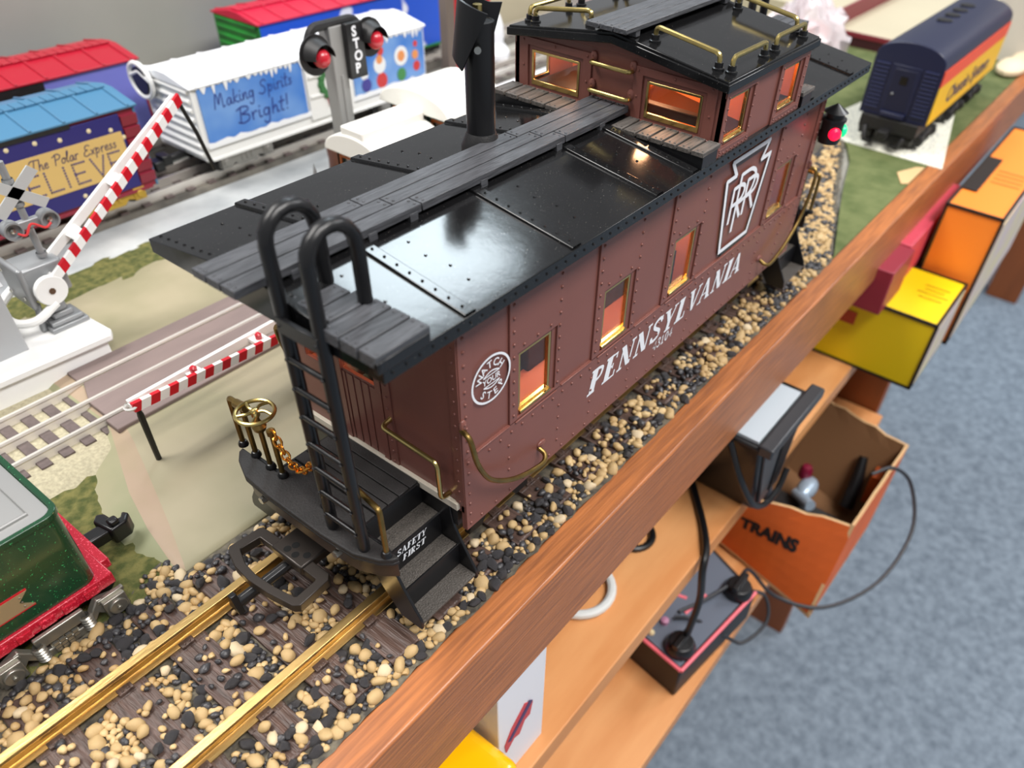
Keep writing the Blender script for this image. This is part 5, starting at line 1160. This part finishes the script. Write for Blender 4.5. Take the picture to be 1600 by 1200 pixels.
# crate-like TRAINS box, open, tipped forward over the lower shelf
tb = world_thing('cardboard_box', 'open orange cardboard box lettered TRAINS holding odd parts', 'box', (385, -92, -275))
OCARD = mat('faded_orange_card', (206, 92, 26), .6, var=.12, vscale=20); KRAFT = mat('raw_brown_card', (120, 84, 52), .8); EDGEC = mat('torn_card_edge', (206, 168, 122), .8)
def quad_wall(name, P, th, m_out, m_in, parent):
    """P: four corners (bottom a, bottom b, top b, top a); thickness th towards inward vector"""
    a, b_, c_, d_ = [Vector(p) for p in P]; n = (b_ - a).cross(d_ - a).normalized() * th
    MB().add([tuple(p) for p in (a, b_, c_, d_)] + [tuple(p + n) for p in (a, b_, c_, d_)], [(0, 1, 2, 3)]).build(name, m_out, parent, smooth=0)
A0, A1, A2, A3 = (320, -45, -270), (303, -139.5, -279), (428, -142, -275), (446, -50, -268)
B0, B1, B2, B3 = (316, -43.5, -203), (340, -138.5, -199), (464, -141, -200), (482, -57, -200)
def wall2(name, a, b_, c_, d_, inn):
    a, b_, c_, d_ = [Vector(p) for p in (a, b_, c_, d_)]; k = Vector(inn).normalized() * 2.6; n = 8; P = []
    for off in (Vector(), k):
        for i in range(n + 1):
            for j in range(n + 1):
                u, v = j / n, i / n; q = a.lerp(b_, u).lerp(d_.lerp(c_, u), v) + off
                if i == n: q = q + Vector((0, 0, 1.4 * math.sin(j * 2.3 + a.x)))
                P.append(tuple(q))
    m = (n + 1) ** 2; w_ = n + 1; bb = MB(); F = [[], [], []]
    for i in range(n):
        for j in range(n):
            q = i * w_ + j; F[0].append((q, q + 1, q + w_ + 1, q + w_)); F[1].append((m + q, m + q + w_, m + q + w_ + 1, m + q + 1))
    for j in range(n):
        for q, st in ((j, 1), (n * w_ + j, 1), (j * w_, w_), (j * w_ + n, w_)): F[2].append((q, q + st, m + q + st, m + q))
    for c, fs_ in enumerate(F):
        bb.cur = c; bb.f += fs_; bb.m += [c] * len(fs_)
    bb.v = P; return bb.build(name, [OCARD, KRAFT, EDGEC], tb, weld=False, smooth=0)
fw = wall2('front_wall', A0, A1, B1, B0, (1, 0, 0)); wall2('side_wall', A1, A2, B2, B1, (0, 1, 0)); wall2('back_wall', A2, A3, B3, B2, (-1, 0, 0)); wall2('side_wall', A3, A0, B0, B3, (0, -1, 0)); wall2('box_floor', A0, A3, A2, A1, (0, 0, 1))
def on_front(u, v):
    a = Vector(A0).lerp(Vector(A1), u / 95); c_ = Vector(B0).lerp(Vector(B1), u / 95); return tuple(a.lerp(c_, v / 70) + Vector((-.4, 0, 0)))
b = MB(); sans(b, 'TRAINS', lambda u, v: on_front(14 + u, 36 + v + u * .02), 10, .06); b.build('box_lettering', mat('black_print', (22, 16, 16), .5), fw, weld=False)
t = MB().sphere((404, -84, -243), 11, 14, (1.4, .8, .7)).cyl((396, -78, -246), (380, -96, -238), 5, n=12).build('toy_part', mat('pale_blue_metal', (170, 188, 206), .35, metal=.3)); tag(t, 'pale blue metal toy part inside the TRAINS box', 'toy part')
t = MB().lathe([(.1, 0), (6, 0), (6, 8), (4, 12), (.1, 13)], (414, -76, -240), n=16).build('toy_part', mat('maroon_cap', (120, 20, 50), .35)); tag(t, 'dark red cap lying inside the TRAINS box', 'toy part')
t = MB().tube([(425, -118, -262), (440, -116, -240), (452, -112, -222)], [7, 6, 4], 12).build('tool_handle', BLACK); tag(t, 'black tool handle leaning in the TRAINS box', 'tool')
t = MB().tube([(372, -60, -262), (362, -62, -225), (352, -60, -196)], [3, 3, 2.4], 10).build('metal_rod', mat('blue_grey_rod', (120, 130, 148), .35, metal=.5)); tag(t, 'grey metal rod leaning in the TRAINS box', 'rod')
t = MB().box(436, 452, -134, -126, -268, -225).build('orange_flap', OCARD, None, .5); tag(t, 'orange card flap inside the TRAINS box', 'card')
t = MB().box(346, 400, -128, -60, -271, -254).build('parts_pile', BLACKM, None, 2); tag(t, 'dark heap of parts at the bottom of the TRAINS box', 'parts')
# transformer with plugs
tf = world_thing('power_transformer', 'black train transformer with pink-lined grey top on the lower shelf', 'transformer', (220, -72, -275))
MB().prism([(170, -88.5), (177, -43), (290, -44), (268, -100)], 'z', -274.8, -241).build('case', mat('black_case', (30, 26, 28), .5), tf, 1.5)
MB().prism([(173, -86), (180, -47), (284, -48), (264, -96)], 'z', -241.2, -239.6).build('top_plate', mat('steel_grey_plate', (104, 112, 126), .4, metal=.2), tf)
b = MB()
for p, q in (((170.6, -88.2), (267, -99.4)), ((170.6, -88.2), (177.4, -44)), ((177, -44), (288, -45)), ((215, -66), (240, -70)), ((225, -50), (228, -60))):
    P, Q = Vector((*p, -240)), Vector((*q, -240)); b.tube([tuple(P), tuple(Q)], 1.5, 8)
b.build('pink_trim', mat('pink_line', (236, 110, 122), .45), tf)
for (x, y) in ((186, -78), (258, -88)):
    k = MB().lathe([(11, 0), (11.5, 5), (9, 10), (.1, 10.5)], (x, y, -240), n=20).box(x - 10, x + 10, y - 2.4, y + 2.4, -230, -225).build('control_knob', BLACK, tf, .6)
MB().sphere((184, -55, -239), 2.6, 10).build('indicator_button', mat('cream_button', (226, 206, 160), .5), tf); MB().lathe([(3, 0), (3, 4), (.1, 5)], (198, -58, -240), n=12).build('indicator_button', mat('mauve_button', (176, 120, 150), .5), tf)
t = MB().tube(curve([(256, -30, -147), (243, -41, -147), (222, -59, -147), (203, -72, -146.5), (192, -77, -155), (194, -80, -188), (190, -79.5, -224)], 6), [2.6] * 37, 10).build('black_cable', BLACK); tag(t, 'thick black cord hanging down to the transformer', 'cord')
t = MB().tube(curve([(408, -128, -200), (425, -140, -198), (432, -158, -212), (410, -176, -240), (360, -172, -262), (310, -146, -266), (292, -110, -262), (284, -86, -240), (262, -84, -232), (232, -72, -236), (212, -62, -238)], 6), 1.6, 8).build('thin_cable', mat('thin_black_cable', (40, 42, 48), .5)); tag(t, 'thin black cable looping from the TRAINS box to the transformer', 'cable')
t = MB().tube(curve([(262, -92, -238), (272, -106, -244), (262, -116, -258), (240, -110, -266), (232, -100, -262), (214, -76, -238), (205, -62, -237)], 6), 1.5, 8).build('thin_cable', mat('thin_black_cable', (0, 0, 0))); tag(t, 'thin black cable drooping over the transformer front', 'cable')
def ring(name, c, R, r, m, lab):
    t = MB().tube([(c[0] + R * math.cos(2 * PI * i / 28), c[1] + R * math.sin(2 * PI * i / 28), c[2]) for i in range(28)], r, 10, closed=True).build(name, m); tag(t, lab, 'ring')
ring('cable_coil', (184, -27, -147.6), 13, 2.4, BLACK, 'black cable coil lying on the upper shelf under the edge board')
ring('plastic_ring', (125, -24, -147), 21, 3, GREYL, 'pale grey plastic ring on the upper shelf')
ring('metal_washer', (134, -20, -148), 7, 2, BLACKM, 'small dark ring inside the pale grey ring')
# white box with a small picture, yellow bowl
wbx = world_thing('white_carton', 'white carton with a small red train picture on the upper shelf', 'box', (10, -40, -150))
MB().box(1, 36, -64, -20, -149.8, -62).build('carton', mat('white_card', (226, 226, 232), .5), wbx, .6)
b = MB(); b.prism([(6, -122), (12, -116), (16, -118), (20, -110), (24, -110), (26, -100), (20, -94), (10, -104), (5, -114)], 'y', -64.6, -64.1); b.build('red_picture', mat('picture_red', (196, 70, 76), .5), wbx)
MB().prism([(7, -112), (23, -95), (25.5, -98), (9, -114)], 'y', -64.9, -64.5).build('blue_picture', mat('picture_navy', (70, 56, 100), .5), wbx)
t = MB().box(-66, -2.0, -81, -24, -149.4, -97).build('plastic_bin', mat('glossy_yellow', (250, 186, 8), .2, coat=.4), None, 6, 4); tag(t, 'glossy yellow plastic bin under the table edge', 'bin')
# far leg on the carpet
t = MB().box(1800, 1840, -140, -70, -700, -300).build('cabinet_leg', BRWOOD, None, 2); tag(t, 'brown wooden leg standing far down the aisle', 'leg')
t = MB().box(1842, 2100, -130, -40, -700, -420).build('white_crate', mat('white_crate', (222, 222, 226), .5), None, 4); tag(t, 'white crate behind the far wooden leg', 'crate')
